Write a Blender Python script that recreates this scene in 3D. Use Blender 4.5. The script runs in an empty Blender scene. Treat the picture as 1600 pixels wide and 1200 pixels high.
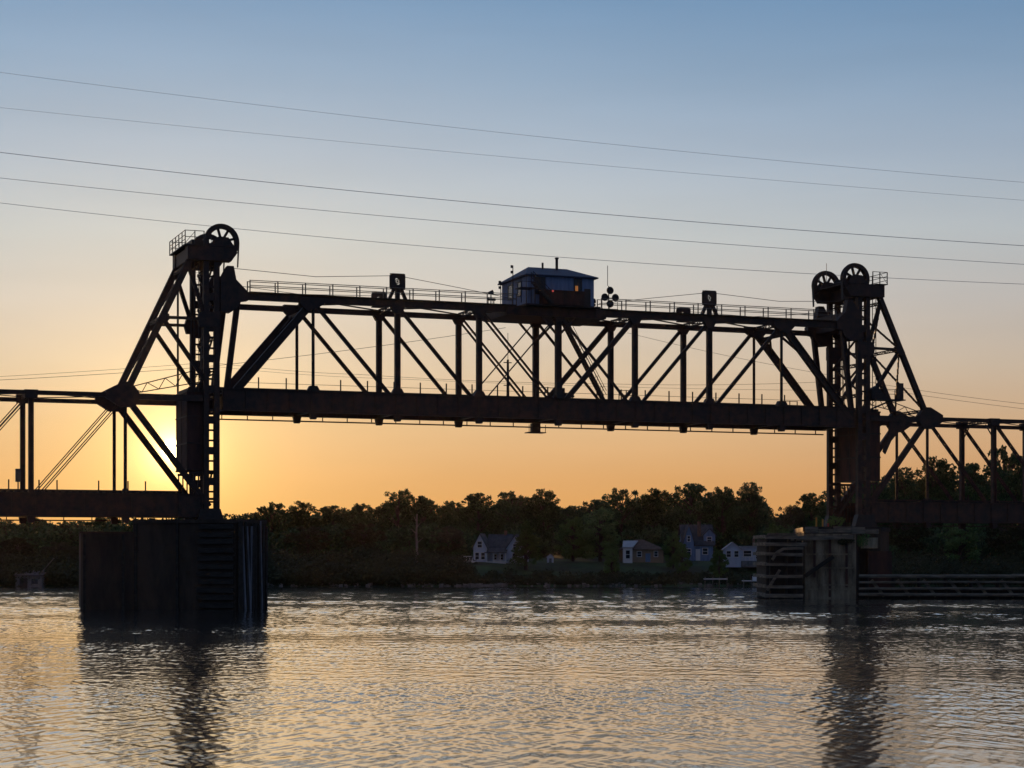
import bpy, math, random
from mathutils import Vector, Matrix
R = math.radians
C = bpy.context.scene.collection
SC = bpy.context.scene
rnd = random.Random(7)

# ------------------------------------------------------------------ camera
CAM_H = 4.45
FPX = 3037.0                                    # focal length in pixels of the 1600 px wide photograph
cam_d = bpy.data.cameras.new('camera'); cam = bpy.data.objects.new('camera', cam_d); C.objects.link(cam)
cam.location = (0, 0, CAM_H); cam.rotation_euler = (R(90), 0, 0)
cam_d.sensor_width = 36; cam_d.lens = 36*FPX/1600
cam_d.shift_y = (868-600)/1600.0
cam_d.clip_start = 0.5; cam_d.clip_end = 12000
SC.camera = cam

# ------------------------------------------------------------------ sky and sun
SUN_AZ, SUN_EL = -9.9, 3.06
sd = Vector((math.sin(R(SUN_AZ))*math.cos(R(SUN_EL)), math.cos(R(SUN_AZ))*math.cos(R(SUN_EL)), math.sin(R(SUN_EL))))
w = bpy.data.worlds.new("World"); SC.world = w; w.use_nodes = True
nt = w.node_tree; N = nt.nodes; L = nt.links; N.clear()
def wn(t, **k):
    n = N.new(t)
    for a, b in k.items(): setattr(n, a, b)
    return n
def wmath(op, a, b=None):
    n = N.new('ShaderNodeMath'); n.operation = op
    for i, x in enumerate((a, b)):
        if x is None: continue
        if isinstance(x, (int, float)): n.inputs[i].default_value = x
        else: L.new(x, n.inputs[i])
    return n.outputs[0]
tc = wn('ShaderNodeTexCoord')
nz = wn('ShaderNodeVectorMath', operation='NORMALIZE'); L.new(tc.outputs['Generated'], nz.inputs[0])
sep = wn('ShaderNodeSeparateXYZ'); L.new(nz.outputs[0], sep.inputs[0])
rp = wn('ShaderNodeValToRGB'); L.new(wmath('MULTIPLY', sep.outputs[2], 2.5), rp.inputs[0])
stops = [(0.0, (.60,.25,.055)), (.05, (.64,.30,.09)), (.10, (.66,.345,.137)), (.165, (.645,.415,.225)), (.24, (.605,.485,.36)), (.32, (.55,.515,.475)),
         (.40, (.495,.535,.55)), (.50, (.365,.455,.56)), (.60, (.245,.375,.535)), (.69, (.158,.305,.50)), (.85, (.125,.22,.40)), (1.0, (.10,.17,.33))]
cr = rp.color_ramp
cr.interpolation = 'EASE' if False else 'LINEAR'
for i, (p, c) in enumerate(stops):
    e = cr.elements[i] if i < 2 else cr.elements.new(p)
    e.position = p; e.color = (*c, 1)
# away from the sun the evening sky is dimmer and bluer
dt = wn('ShaderNodeVectorMath', operation='DOT_PRODUCT'); L.new(nz.outputs[0], dt.inputs[0]); dt.inputs[1].default_value = sd
ang = wmath('ARCCOSINE', wmath('MINIMUM', dt.outputs['Value'], 0.9999999))
away = wn('ShaderNodeMapRange'); away.inputs['From Min'].default_value = .25; away.inputs['From Max'].default_value = 1.7
L.new(ang, away.inputs[0])
back = wn('ShaderNodeMix', data_type='RGBA'); L.new(away.outputs[0], back.inputs[0]); L.new(rp.outputs[0], back.inputs[6]); back.inputs[7].default_value = (.076, .112, .20, 1)
# slow streaks of thin high cloud
mp = wn('ShaderNodeMapping'); mp.inputs['Scale'].default_value = (3, 3, 22); L.new(nz.outputs[0], mp.inputs[0])
nn = wn('ShaderNodeTexNoise'); nn.inputs['Scale'].default_value = 1.6; nn.inputs['Detail'].default_value = 4; L.new(mp.outputs[0], nn.inputs['Vector'])
st = wn('ShaderNodeMapRange'); st.inputs['From Min'].default_value = .3; st.inputs['From Max'].default_value = .7; st.inputs['To Min'].default_value = .965; st.inputs['To Max'].default_value = 1.035; L.new(nn.outputs[0], st.inputs[0])
sc1 = wn('ShaderNodeVectorMath', operation='SCALE'); L.new(back.outputs[2], sc1.inputs[0]); L.new(st.outputs[0], sc1.inputs['Scale'])
def glow(width, col, amp):
    e = wmath('POWER', math.e, wmath('MULTIPLY', ang, -1.0/width))
    s = wn('ShaderNodeVectorMath', operation='SCALE'); s.inputs[0].default_value = [c*amp for c in col]; L.new(e, s.inputs['Scale'])
    return s.outputs[0]
def addv(a, b):
    s = wn('ShaderNodeVectorMath', operation='ADD'); L.new(a, s.inputs[0]); L.new(b, s.inputs[1]); return s.outputs[0]
tot = addv(sc1.outputs[0], glow(.15, (1,.66,.22), .33))
tot = addv(tot, glow(.030, (1,.60,.13), .75))
tot = addv(tot, glow(.0065, (1,.72,.30), 5.0))
disc = wn('ShaderNodeMapRange'); disc.inputs['From Min'].default_value = .0056; disc.inputs['From Max'].default_value = .0048
disc.inputs['To Min'].default_value = 0; disc.inputs['To Max'].default_value = 9; L.new(ang, disc.inputs[0])
ds = wn('ShaderNodeVectorMath', operation='SCALE'); ds.inputs[0].default_value = (1,.85,.55); L.new(disc.outputs[0], ds.inputs['Scale'])
tot = addv(tot, ds.outputs[0])
bg = wn('ShaderNodeBackground'); L.new(tot, bg.inputs[0]); bg.inputs[1].default_value = 1.0
ow = wn('ShaderNodeOutputWorld'); L.new(bg.outputs[0], ow.inputs[0])

sl = bpy.data.lights.new('sun', 'SUN'); so = bpy.data.objects.new('sun', sl); C.objects.link(so)
sl.energy = 4.2; sl.angle = R(.53); sl.color = (1, .52, .2)
so.rotation_euler = sd.to_track_quat('Z', 'Y').to_euler(); so.location = sd*400

SC.view_settings.view_transform = 'Standard'; SC.view_settings.look = 'None'
SC.view_settings.exposure = 0; SC.view_settings.gamma = 1

# ------------------------------------------------------------------ helpers
def tag(o, label=None, cat=None, group=None, kind=None):
    for k, v in (('label', label), ('category', cat), ('group', group), ('kind', kind)):
        if v: o[k] = v
    return o

class MB:
    def __init__(s): s.v = []; s.f = []
    def add(s, vs, fs):
        b = len(s.v); s.v += [tuple(x) for x in vs]; s.f += [tuple(b+i for i in f) for f in fs]; return s
    def box(s, x0, x1, y0, y1, z0, z1):
        return s.add([(x0,y0,z0),(x1,y0,z0),(x1,y1,z0),(x0,y1,z0),(x0,y0,z1),(x1,y0,z1),(x1,y1,z1),(x0,y1,z1)],
              [(3,2,1,0),(4,5,6,7),(0,1,5,4),(1,2,6,5),(2,3,7,6),(3,0,4,7)])
    def bar(s, p, q, w_, d, side=(0,1,0)):
        """beam from p to q; d along side, w_ across it"""
        p = Vector(p); q = Vector(q); a = (q-p).normalized(); sv = Vector(side); sv = (sv - a*sv.dot(a))
        if sv.length < 1e-4: sv = Vector((1,0,0)) - a*a.x
        sv.normalize(); n = a.cross(sv)
        vs = []
        for e in (p, q):
            for i, j in ((-1,-1),(1,-1),(1,1),(-1,1)): vs.append(e + n*(w_/2*i) + sv*(d/2*j))
        return s.add(vs, [(0,1,2,3),(7,6,5,4),(0,4,5,1),(1,5,6,2),(2,6,7,3),(3,7,4,0)])
    def hbar(s, p, q, w_, d, side=(0,1,0)):
        """H section: web plate between two flange plates"""
        p = Vector(p); q = Vector(q); a = (q-p).normalized(); sv = Vector(side); sv = (sv-a*sv.dot(a)).normalized(); n = a.cross(sv)
        t = min(.09, w_*.22)
        for k in (-1, 1):
            o = n*(k*(w_/2-t/2)); s.bar(p+o, q+o, t, d, side)
        s.bar(p, q, w_-2*t, d*.35, side)
        return s
    def laced(s, p, q, w_, d, side=(0,1,0), fl=.2, step=.9, batten=False):
        p = Vector(p); q = Vector(q); ln = (q-p).length; a = (q-p)/ln; sv = Vector(side); sv = (sv-a*sv.dot(a)).normalized(); n = a.cross(sv)
        for k in (-1, 1):
            o = n*(k*(w_/2-fl/2)); s.bar(p+o, q+o, fl, d, side)
        m = max(2, int(ln/step)); g = w_/2-fl/2
        for i in range(m):
            a0 = p + a*(ln*i/m); a1 = p + a*(ln*(i+1)/m); k = 1 if i % 2 else -1
            for j in (-1, 1):
                if batten:
                    mid = (a0+a1)/2 + sv*(j*(d/2+.012)); s.bar(mid-n*(w_/2), mid+n*(w_/2), .16, .024, side)
                else:
                    s.bar(a0+n*g*k+sv*(j*(d/2+.012)), a1-n*g*k+sv*(j*(d/2+.012)), .09, .022, side)
        return s
    def tube(s, p, q, r, n=8, r2=None):
        p = Vector(p); q = Vector(q); a = (q-p).normalized(); r2 = r if r2 is None else r2
        x = a.orthogonal().normalized(); y = a.cross(x); vs = []
        for e, rr in ((p, r), (q, r2)):
            for i in range(n):
                t = 2*math.pi*i/n; vs.append(e + x*(rr*math.cos(t)) + y*(rr*math.sin(t)))
        fs = [(i, (i+1)%n, n+(i+1)%n, n+i) for i in range(n)] + [tuple(reversed(range(n))), tuple(range(n, 2*n))]
        return s.add(vs, fs)
    def path(s, pts, r, n=6):
        for a, b in zip(pts[:-1], pts[1:]): s.tube(a, b, r, n)
        return s
    def prism(s, pts, u0, u1):
        """outline in (x, z), extruded along y"""
        n = len(pts); vs = [(x, u0, z) for x, z in pts] + [(x, u1, z) for x, z in pts]
        return s.add(vs, [tuple(range(n)), tuple(reversed(range(n, 2*n)))] + [(i+n, (i+1)%n+n, (i+1)%n, i) for i in range(n)])
    def plan(s, pts, z0, z1):
        n = len(pts); vs = [(x, y, z0) for x, y in pts] + [(x, y, z1) for x, y in pts]
        return s.add(vs, [tuple(reversed(range(n))), tuple(range(n, 2*n))] + [(i, (i+1)%n, (i+1)%n+n, i+n) for i in range(n)])
    def ring(s, c, r0, r1, hw, n=32, a0=0, a1=2*math.pi):
        """annulus about the y axis"""
        full = abs(a1-a0-2*math.pi) < 1e-6; m = n if full else n+1; vs = []
        for i in range(m):
            t = a0+(a1-a0)*i/n
            for r, y in ((r0,-hw),(r1,-hw),(r1,hw),(r0,hw)): vs.append((c[0]+r*math.cos(t), c[1]+y, c[2]+r*math.sin(t)))
        fs = []
        for i in range(n):
            j = (i+1) % m
            for k in range(4): fs.append((4*i+k, 4*i+(k+1)%4, 4*j+(k+1)%4, 4*j+k))
        return s.add(vs, fs)
    def build(s, name, m, parent=None, origin=(0,0,0), smooth=False):
        """link as ONE mesh object; vertices were given in the frame whose zero lies at -origin of the parent"""
        o = Vector(origin)
        vs = [Vector(v)-o for v in s.v]
        lo = [min(v[i] for v in vs) for i in range(3)]; hi = [max(v[i] for v in vs) for i in range(3)]
        cen = Vector([(lo[i]+hi[i])/2 for i in range(3)])
        me = bpy.data.meshes.new(name); me.from_pydata([tuple(v-cen) for v in vs], [], s.f); me.update()
        import bmesh as _b
        bm = _b.new(); bm.from_mesh(me); _b.ops.recalc_face_normals(bm, faces=bm.faces); bm.to_mesh(me); bm.free()
        if smooth:
            for p in me.polygons: p.use_smooth = True
        if m: me.materials.append(m)
        ob = bpy.data.objects.new(name, me); C.objects.link(ob); ob.location = cen
        if parent: ob.parent = parent
        return ob

def empty(name, loc, rz=0.0):
    o = bpy.data.objects.new(name, None); C.objects.link(o); o.location = loc; o.rotation_euler = (0, 0, rz); o.empty_display_size = .5
    return o

# ------------------------------------------------------------------ materials
def mat(name, c1, c2, scale=1.0, rough=.7, bump=0.0, metallic=0.0, stretch=(1,1,1), detail=6, spec=.5, fine=None):
    m = bpy.data.materials.new(name); m.use_nodes = True; t = m.node_tree; b = t.nodes['Principled BSDF']
    co = t.nodes.new('ShaderNodeTexCoord'); mp_ = t.nodes.new('ShaderNodeMapping'); mp_.inputs['Scale'].default_value = stretch
    geo = t.nodes.new('ShaderNodeNewGeometry'); t.links.new(geo.outputs['Position'], mp_.inputs[0])
    n = t.nodes.new('ShaderNodeTexNoise'); n.inputs['Scale'].default_value = scale; n.inputs['Detail'].default_value = detail; n.inputs['Roughness'].default_value = .65
    t.links.new(mp_.outputs[0], n.inputs['Vector'])
    r = t.nodes.new('ShaderNodeValToRGB'); r.color_ramp.elements[0].position = .36; r.color_ramp.elements[1].position = .66
    r.color_ramp.elements[0].color = (*c1, 1); r.color_ramp.elements[1].color = (*c2, 1)
    t.links.new(n.outputs[0], r.inputs[0]); t.links.new(r.outputs[0], b.inputs['Base Color'])
    b.inputs['Roughness'].default_value = rough; b.inputs['Metallic'].default_value = metallic; b.inputs['Specular IOR Level'].default_value = spec
    if bump:
        bp = t.nodes.new('ShaderNodeBump'); bp.inputs['Strength'].default_value = bump; bp.inputs['Distance'].default_value = .05
        t.links.new(n.outputs[0], bp.inputs['Height']); t.links.new(bp.outputs[0], b.inputs['Normal'])
    return m
M = {}
M['steel'] = mat('riveted steel', (.028,.016,.010), (.080,.034,.019), 1.3, .62, .3)
M['steel2'] = mat('dark painted steel', (.020,.016,.013), (.045,.028,.020), 2.2, .55, .2)
M['rust'] = mat('rusty plate', (.045,.022,.016), (.12,.045,.028), .8, .8, .3, stretch=(1,1,.35))
M['galv'] = mat('galvanised rail', (.10,.085,.07), (.18,.15,.12), 3, .5, 0)
M['hanger'] = mat('weathered hanger steel', (.04,.034,.03), (.08,.066,.055), 3, .9, 0, spec=.15)
M['rope'] = mat('wire rope', (.05,.045,.04), (.09,.08,.07), 9, .5, 0)
M['wire'] = mat('aluminium power cable', (.45,.45,.46), (.55,.55,.56), 4, .5, 0)
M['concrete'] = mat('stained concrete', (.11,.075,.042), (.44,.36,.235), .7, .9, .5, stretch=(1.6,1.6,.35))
M['concrete_dark'] = mat('wet dark concrete', (.028,.018,.011), (.075,.048,.030), .5, .85, .5, stretch=(1.4,1.4,.4))  # darker brown concrete for pier bodies and copings
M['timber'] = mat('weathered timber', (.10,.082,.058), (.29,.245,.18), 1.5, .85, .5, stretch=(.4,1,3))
M['timber_dark'] = mat('dark timber', (.016,.013,.010), (.045,.036,.027), 1.5, .85, .5, stretch=(.6,1,2))  # darker brown version of the timber colour
M['plank'] = mat('plank with painted highlight', (.05,.05,.055), (.22,.23,.26), 1.2, .7, .4, stretch=(3,3,.25))  # pale bluish highlight put into the plank colour
M['yellow'] = mat('yellow painted post', (.55,.28,.04), (.65,.36,.05), 3, .6)
M['red'] = mat('red painted cap', (.4,.05,.05), (.5,.08,.06), 3, .6)
M['siding'] = mat('white siding', (.47,.53,.62), (.58,.64,.74), .8, .6, .1)
M['dusk_tinted_siding'] = mat('pale metal siding', (.13,.205,.34), (.22,.32,.50), 1.1, .5, .1, stretch=(3,3,.3))  # blue of the dusk light mixed into a pale wall colour
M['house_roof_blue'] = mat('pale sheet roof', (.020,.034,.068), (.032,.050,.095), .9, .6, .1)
M['tan'] = mat('tan wall', (.30,.22,.15), (.38,.28,.19), .8, .8, .1)
M['roof_dark'] = mat('dark shingle', (.05,.05,.055), (.10,.10,.11), 1.5, .85, .3)
M['roof_brown'] = mat('brown shingle', (.09,.06,.045), (.15,.10,.075), 1.5, .85, .3)
M['roof_metal'] = mat('pale metal roof', (.34,.36,.39), (.44,.46,.49), 1.5, .4, 0)
M['brick'] = mat('chimney brick', (.16,.09,.06), (.28,.16,.11), 4, .9, .3)
M['trim'] = mat('white trim', (.72,.72,.71), (.80,.80,.79), 2, .5)
M['bark'] = mat('bark', (.04,.033,.025), (.09,.075,.06), 2, .9, .5, stretch=(2,2,.5))
M['pale_bark'] = mat('bare pale bark', (.16,.14,.115), (.26,.235,.20), 2, .8, .4, stretch=(2,2,.5))
M['boat'] = mat('white hull', (.68,.69,.70), (.78,.78,.78), 1, .35)
M['dock'] = mat('grey dock boards', (.13,.13,.13), (.24,.24,.24), 2, .8, .2)
M['rock'] = mat('bank stone', (.12,.11,.10), (.30,.28,.25), 1.2, .9, .5)
def glass(name):
    m = bpy.data.materials.new(name); m.use_nodes = True; b = m.node_tree.nodes['Principled BSDF']
    nz_ = m.node_tree.nodes.new('ShaderNodeTexNoise'); nz_.inputs['Scale'].default_value = 2
    r = m.node_tree.nodes.new('ShaderNodeValToRGB'); r.color_ramp.elements[0].color = (.015,.018,.022,1); r.color_ramp.elements[1].color = (.04,.045,.05,1)
    m.node_tree.links.new(nz_.outputs[0], r.inputs[0]); m.node_tree.links.new(r.outputs[0], b.inputs['Base Color'])
    b.inputs['Roughness'].default_value = .08; return m
M['glass'] = glass('window glass')
def lamp_mat(name, col, st_):
    m = bpy.data.materials.new(name); m.use_nodes = True; b = m.node_tree.nodes['Principled BSDF']
    b.inputs['Base Color'].default_value = (*col, 1); b.inputs['Emission Color'].default_value = (*col, 1); b.inputs['Emission Strength'].default_value = st_; return m
M['lit_orange'] = lamp_mat('lit orange lamp', (1, .36, .08), .22)
M['lit_red'] = lamp_mat('lit red lamp', (1, .12, .08), .5)
def leafmat(name, a, b_):
    m = bpy.data.materials.new(name); m.use_nodes = True; t = m.node_tree; b = t.nodes['Principled BSDF']
    geo = t.nodes.new('ShaderNodeNewGeometry'); n = t.nodes.new('ShaderNodeTexNoise'); n.inputs['Scale'].default_value = .22; n.inputs['Detail'].default_value = 4  # broad noise paints crown highlights and dark clumps into the leaf colour
    t.links.new(geo.outputs['Position'], n.inputs['Vector'])
    ad = t.nodes.new('ShaderNodeMath'); ad.operation = 'MULTIPLY_ADD'; ad.inputs[1].default_value = .55; t.links.new(geo.outputs['Random Per Island'], ad.inputs[0])
    t.links.new(n.outputs[0], ad.inputs[2])
    r = t.nodes.new('ShaderNodeValToRGB'); r.color_ramp.elements[0].position = .35; r.color_ramp.elements[1].position = 1.05 if False else 1.0
    r.color_ramp.elements[0].color = (*a, 1); r.color_ramp.elements[1].color = (*b_, 1)
    t.links.new(ad.outputs[0], r.inputs[0]); t.links.new(r.outputs[0], b.inputs['Base Color']); b.inputs['Roughness'].default_value = .7
    b.inputs['Specular IOR Level'].default_value = .25
    return m
M['leaf'] = leafmat('summer leaves', (.010,.026,.008), (.060,.115,.038))
M['leaf_green'] = leafmat('fresh green leaves', (.045,.11,.03), (.11,.20,.055))
M['leaf_olive'] = leafmat('olive leaves', (.022,.028,.010), (.050,.056,.020))
M['grass'] = mat('mown bank grass', (.035,.055,.02), (.08,.10,.04), .25, .95, .4)

# ground under the far bank: grass, with bare earth and stones near the water
def ground_mat():
    m = bpy.data.materials.new('far bank ground'); m.use_nodes = True; t = m.node_tree; b = t.nodes['Principled BSDF']
    geo = t.nodes.new('ShaderNodeNewGeometry'); n = t.nodes.new('ShaderNodeTexNoise'); n.inputs['Scale'].default_value = .16; n.inputs['Detail'].default_value = 9
    t.links.new(geo.outputs['Position'], n.inputs['Vector'])
    r = t.nodes.new('ShaderNodeValToRGB'); r.color_ramp.elements[0].position = .38; r.color_ramp.elements[1].position = .62
    r.color_ramp.elements[0].color = (.024,.034,.014,1); r.color_ramp.elements[1].color = (.050,.10,.030,1)
    t.links.new(n.outputs[0], r.inputs[0]); t.links.new(r.outputs[0], b.inputs['Base Color']); b.inputs['Roughness'].default_value = .95
    bp = t.nodes.new('ShaderNodeBump'); bp.inputs['Strength'].default_value = .6; bp.inputs['Distance'].default_value = .3
    t.links.new(n.outputs[0], bp.inputs['Height']); t.links.new(bp.outputs[0], b.inputs['Normal']); return m
M['ground'] = ground_mat()

def water_mat():
    m = bpy.data.materials.new('river water'); m.use_nodes = True; t = m.node_tree; b = t.nodes['Principled BSDF']
    b.inputs['Base Color'].default_value = (.030,.034,.032,1); b.inputs['Roughness'].default_value = .10; b.inputs['Coat Weight'].default_value = 1; b.inputs['Coat Roughness'].default_value = .09; b.inputs['Coat IOR'].default_value = 1.4; b.inputs['IOR'].default_value = 1.6
    geo = t.nodes.new('ShaderNodeNewGeometry')
    def nz2(scale, det, st_, rot=0.0, rough=.55):
        mp2 = t.nodes.new('ShaderNodeMapping'); mp2.inputs['Scale'].default_value = st_; mp2.inputs['Rotation'].default_value = (0,0,rot)
        t.links.new(geo.outputs['Position'], mp2.inputs[0])
        n = t.nodes.new('ShaderNodeTexNoise'); n.inputs['Scale'].default_value = scale; n.inputs['Detail'].default_value = det; n.inputs['Roughness'].default_value = rough
        t.links.new(mp2.outputs[0], n.inputs['Vector']); return n.outputs[0]
    def mth(op, a, b2=None, c=None):
        n = t.nodes.new('ShaderNodeMath'); n.operation = op
        for i, x in enumerate((a, b2, c)):
            if x is None: continue
            if isinstance(x, (int, float)): n.inputs[i].default_value = x
            else: t.links.new(x, n.inputs[i])
        return n.outputs[0]
    chop = nz2(5.0, 5, (1, .42, 1), .12, .68)
    swell = nz2(.42, 3, (1, .6, 1), -.3)
    patch = nz2(.018, 4, (.55, 1.9, 1), .05)
    pr = t.nodes.new('ShaderNodeMapRange'); pr.inputs['From Min'].default_value = .36; pr.inputs['From Max'].default_value = .62
    pr.inputs['To Min'].default_value = .5; pr.inputs['To Max'].default_value = 1.5; t.links.new(patch, pr.inputs[0])
    h = mth('ADD', mth('MULTIPLY', chop, WAVE_CHOP), mth('MULTIPLY', swell, WAVE_SWELL))
    h = mth('MULTIPLY', h, pr.outputs[0])
    bp = t.nodes.new('ShaderNodeBump'); bp.inputs['Strength'].default_value = 1; bp.inputs['Distance'].default_value = 1.0
    t.links.new(h, bp.inputs['Height']); t.links.new(bp.outputs[0], b.inputs['Normal']); t.links.new(bp.outputs[0], b.inputs['Coat Normal'])
    return m
WAVE_CHOP, WAVE_SWELL = .0015, .0
M['water'] = water_mat()

# ------------------------------------------------------------------ setting: water and ground
import numpy as np
def water_mesh():
    # finer tessellation where the water is near, coarser far off
    tt = np.linspace(-.40, .40, 1400)
    yl = [30.0]
    while yl[-1] < 284: yl.append(yl[-1] + max(.12, .0017*yl[-1]))
    ys_ = np.array(yl); T, Y = np.meshgrid(tt, ys_); X = T*(Y+25); Z = np.zeros_like(X); rg = np.random.RandomState(3)
    pt = np.zeros_like(X)                            # wind patches: calmer and rougher water
    for k in range(9):
        a = rg.uniform(-.35,.35); wl = rg.uniform(16,60); pt += np.sin((X*math.sin(a)*.5+Y*math.cos(a)*1.6)*2*math.pi/wl + rg.uniform(0,6.3) + 1.2*np.sin(X*rg.uniform(.02,.06)+k))
    pt = 1 + .15*np.clip(pt, -3.4, 3.0)
    def waves(n, w0, w1, slope, thf):
        Z = np.zeros_like(X)
        for k in range(n):
            wl = w0*(w1/w0)**rg.rand(); th = thf(); kk = 2*math.pi/wl
            Z += (slope*math.sqrt(2.0/n)/kk)*np.sin(kk*(X*math.sin(th)+Y*math.cos(th)) + rg.uniform(0,6.3) + 1.3*np.sin(.31*X*rg.uniform(.3,1.5)+.23*Y*rg.uniform(-1,1)))
        return Z
    Z = waves(34, .24, .80, WAVE_CROSS, lambda: rg.choice([-1,1])*rg.uniform(.9,1.5)) + waves(26, .8, 3.2, WAVE_LONG, lambda: rg.normal(.1, .8))*(1+.9*np.clip((Y-85)/70, 0, 1)) + waves(16, 2.0, 4.5, .020, lambda: rg.normal(0, .8))*np.clip((Y-110)/60, 0, 1)
    fx = np.clip((.40-np.abs(T))/.02, 0, 1); fy = np.clip(np.minimum(Y-ys_[0], ys_[-1]-Y)/4, 0, 1)
    Z *= pt*fx*fy
    ny, nx_ = X.shape; V = np.stack([X, Y, Z], -1).reshape(-1, 3)
    idx = np.arange(ny*nx_).reshape(ny, nx_)
    Q = np.stack([idx[:-1,:-1], idx[:-1,1:], idx[1:,1:], idx[1:,:-1]], -1).reshape(-1, 4)
    y0, y1 = ys_[0], ys_[-1]; a0, a1 = .40*(y0+25), .40*(y1+25); b = len(V); F = 7000
    ext = np.array([(-F,-600,0),(F,-600,0),(F,y0,0),(-F,y0,0),(-a0,y0,0),(-a1,y1,0),(-F,y1,0),(a0,y0,0),(a1,y1,0),(F,y1,0),(-F,9000,0),(F,9000,0)], float)
    q2 = np.array([(0,1,2,3),(3,4,5,6),(7,2,9,8),(6,9,11,10)])+b
    V = np.concatenate([V, ext]); Q = np.concatenate([Q, q2])
    me = bpy.data.meshes.new('water'); me.vertices.add(len(V)); me.vertices.foreach_set('co', V.ravel())
    me.loops.add(len(Q)*4); me.loops.foreach_set('vertex_index', Q.ravel().astype(np.int32))
    me.polygons.add(len(Q)); me.polygons.foreach_set('loop_start', np.arange(0, len(Q)*4, 4, dtype=np.int32))
    me.polygons.foreach_set('use_smooth', np.ones(len(Q), dtype=bool)); me.update(calc_edges=True); me.validate()
    me.materials.append(M['water']); o = bpy.data.objects.new('water', me); C.objects.link(o); return o
WAVE_CROSS, WAVE_LONG = .058, .018
wat = water_mesh()
tag(wat, 'rippled river water reflecting the sunset', 'river', kind='structure')

def hsh(x, k=0.0):
    return math.sin(x*.071+k)*.5 + math.sin(x*.023+1.7+k)*.7 + math.sin(x*.19+.6+k)*.25
def shore(x): return 277 + 2.0*hsh(x) + (6 if x > 55 else 0)*min(1, (x-55)/20 if x > 55 else 0)
def ground(x, y):
    d = y - shore(x)
    if d < 0: return max(-1.2, d*.25)
    t = min(1, d/20.0); t = t*t*(3-2*t)
    return .15*min(1, d) + 3.4*t + min(2.2, max(0, d-20)*.03) + .22*math.sin(x*.31)*math.sin(y*.23)*t
xs = [-3000,-1500,-800,-500,-350] + [-260+4*i for i in range(131)] + [350,500,800,1500,3000]
ys = [262,268,272,274,276,278,280,282,285,288,292,296,300,305,312,320,332,350,380,430,520,700,1100,2000,4000]
gv = [(x, y, ground(x, y)) for y in ys for x in xs]; nx = len(xs)
gf = [(j*nx+i, j*nx+i+1, (j+1)*nx+i+1, (j+1)*nx+i) for j in range(len(ys)-1) for i in range(nx-1)]
gr = MB().add(gv, gf).build('ground', M['ground'], smooth=True)
tag(gr, 'grassy far river bank rising from the waterline', 'river bank', kind='structure')

# ------------------------------------------------------------------ bridge frame: s along the bridge from mid span, u across (0 near truss, 6 far truss), z up
TH = .3673; CT, ST = math.cos(TH), math.sin(TH)
OX, OY = -18.7984 + 25.05*CT, 183.718 + 25.05*ST
def BW(s, u, z): return Vector((OX + s*CT - u*ST, OY + s*ST + u*CT, z))
def broot(name, s, u, z): return empty(name, BW(s, u, z), TH)
ZT = 28.62; ZB0, ZB1 = 17.95, 19.98; P = 8.35; AZT = 19.05; AZ0, AZ1 = 8.02, 10.15
Ux = [-25.05+P*i for i in range(7)]

def floor_beam(root, org, s, z0, z1, name='floor_beam'):
    mb = MB(); mb.box(s-.28, s+.28, .45, 5.55, z1-.12, z1); mb.box(s-.05, s+.05, .45, 5.55, z0+.12, z1-.12); mb.box(s-.28, s+.28, .45, 5.55, z0, z0+.12)
    mb.build(name, M['steel2'], root, org)

def plate_chord(s0, s1, u, z0, z1, stiff):
    mb = MB(); mb.box(s0, s1, u-.20, u+.20, z0+.08, z1-.08)
    mb.box(s0, s1, u-.34, u+.34, z1-.08, z1); mb.box(s0, s1, u-.34, u+.34, z0, z0+.08)
    n = int((s1-s0)/stiff)
    for i in range(n+1):
        s = s0+.1 + (s1-s0-.2)*i/n
        for k in (-1, 1): mb.box(s-.05, s+.05, u+k*.20 - (.1 if k < 0 else -.0), u+k*.20 + (.1 if k > 0 else 0), z0+.083, z1-.083)
    return mb

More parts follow.
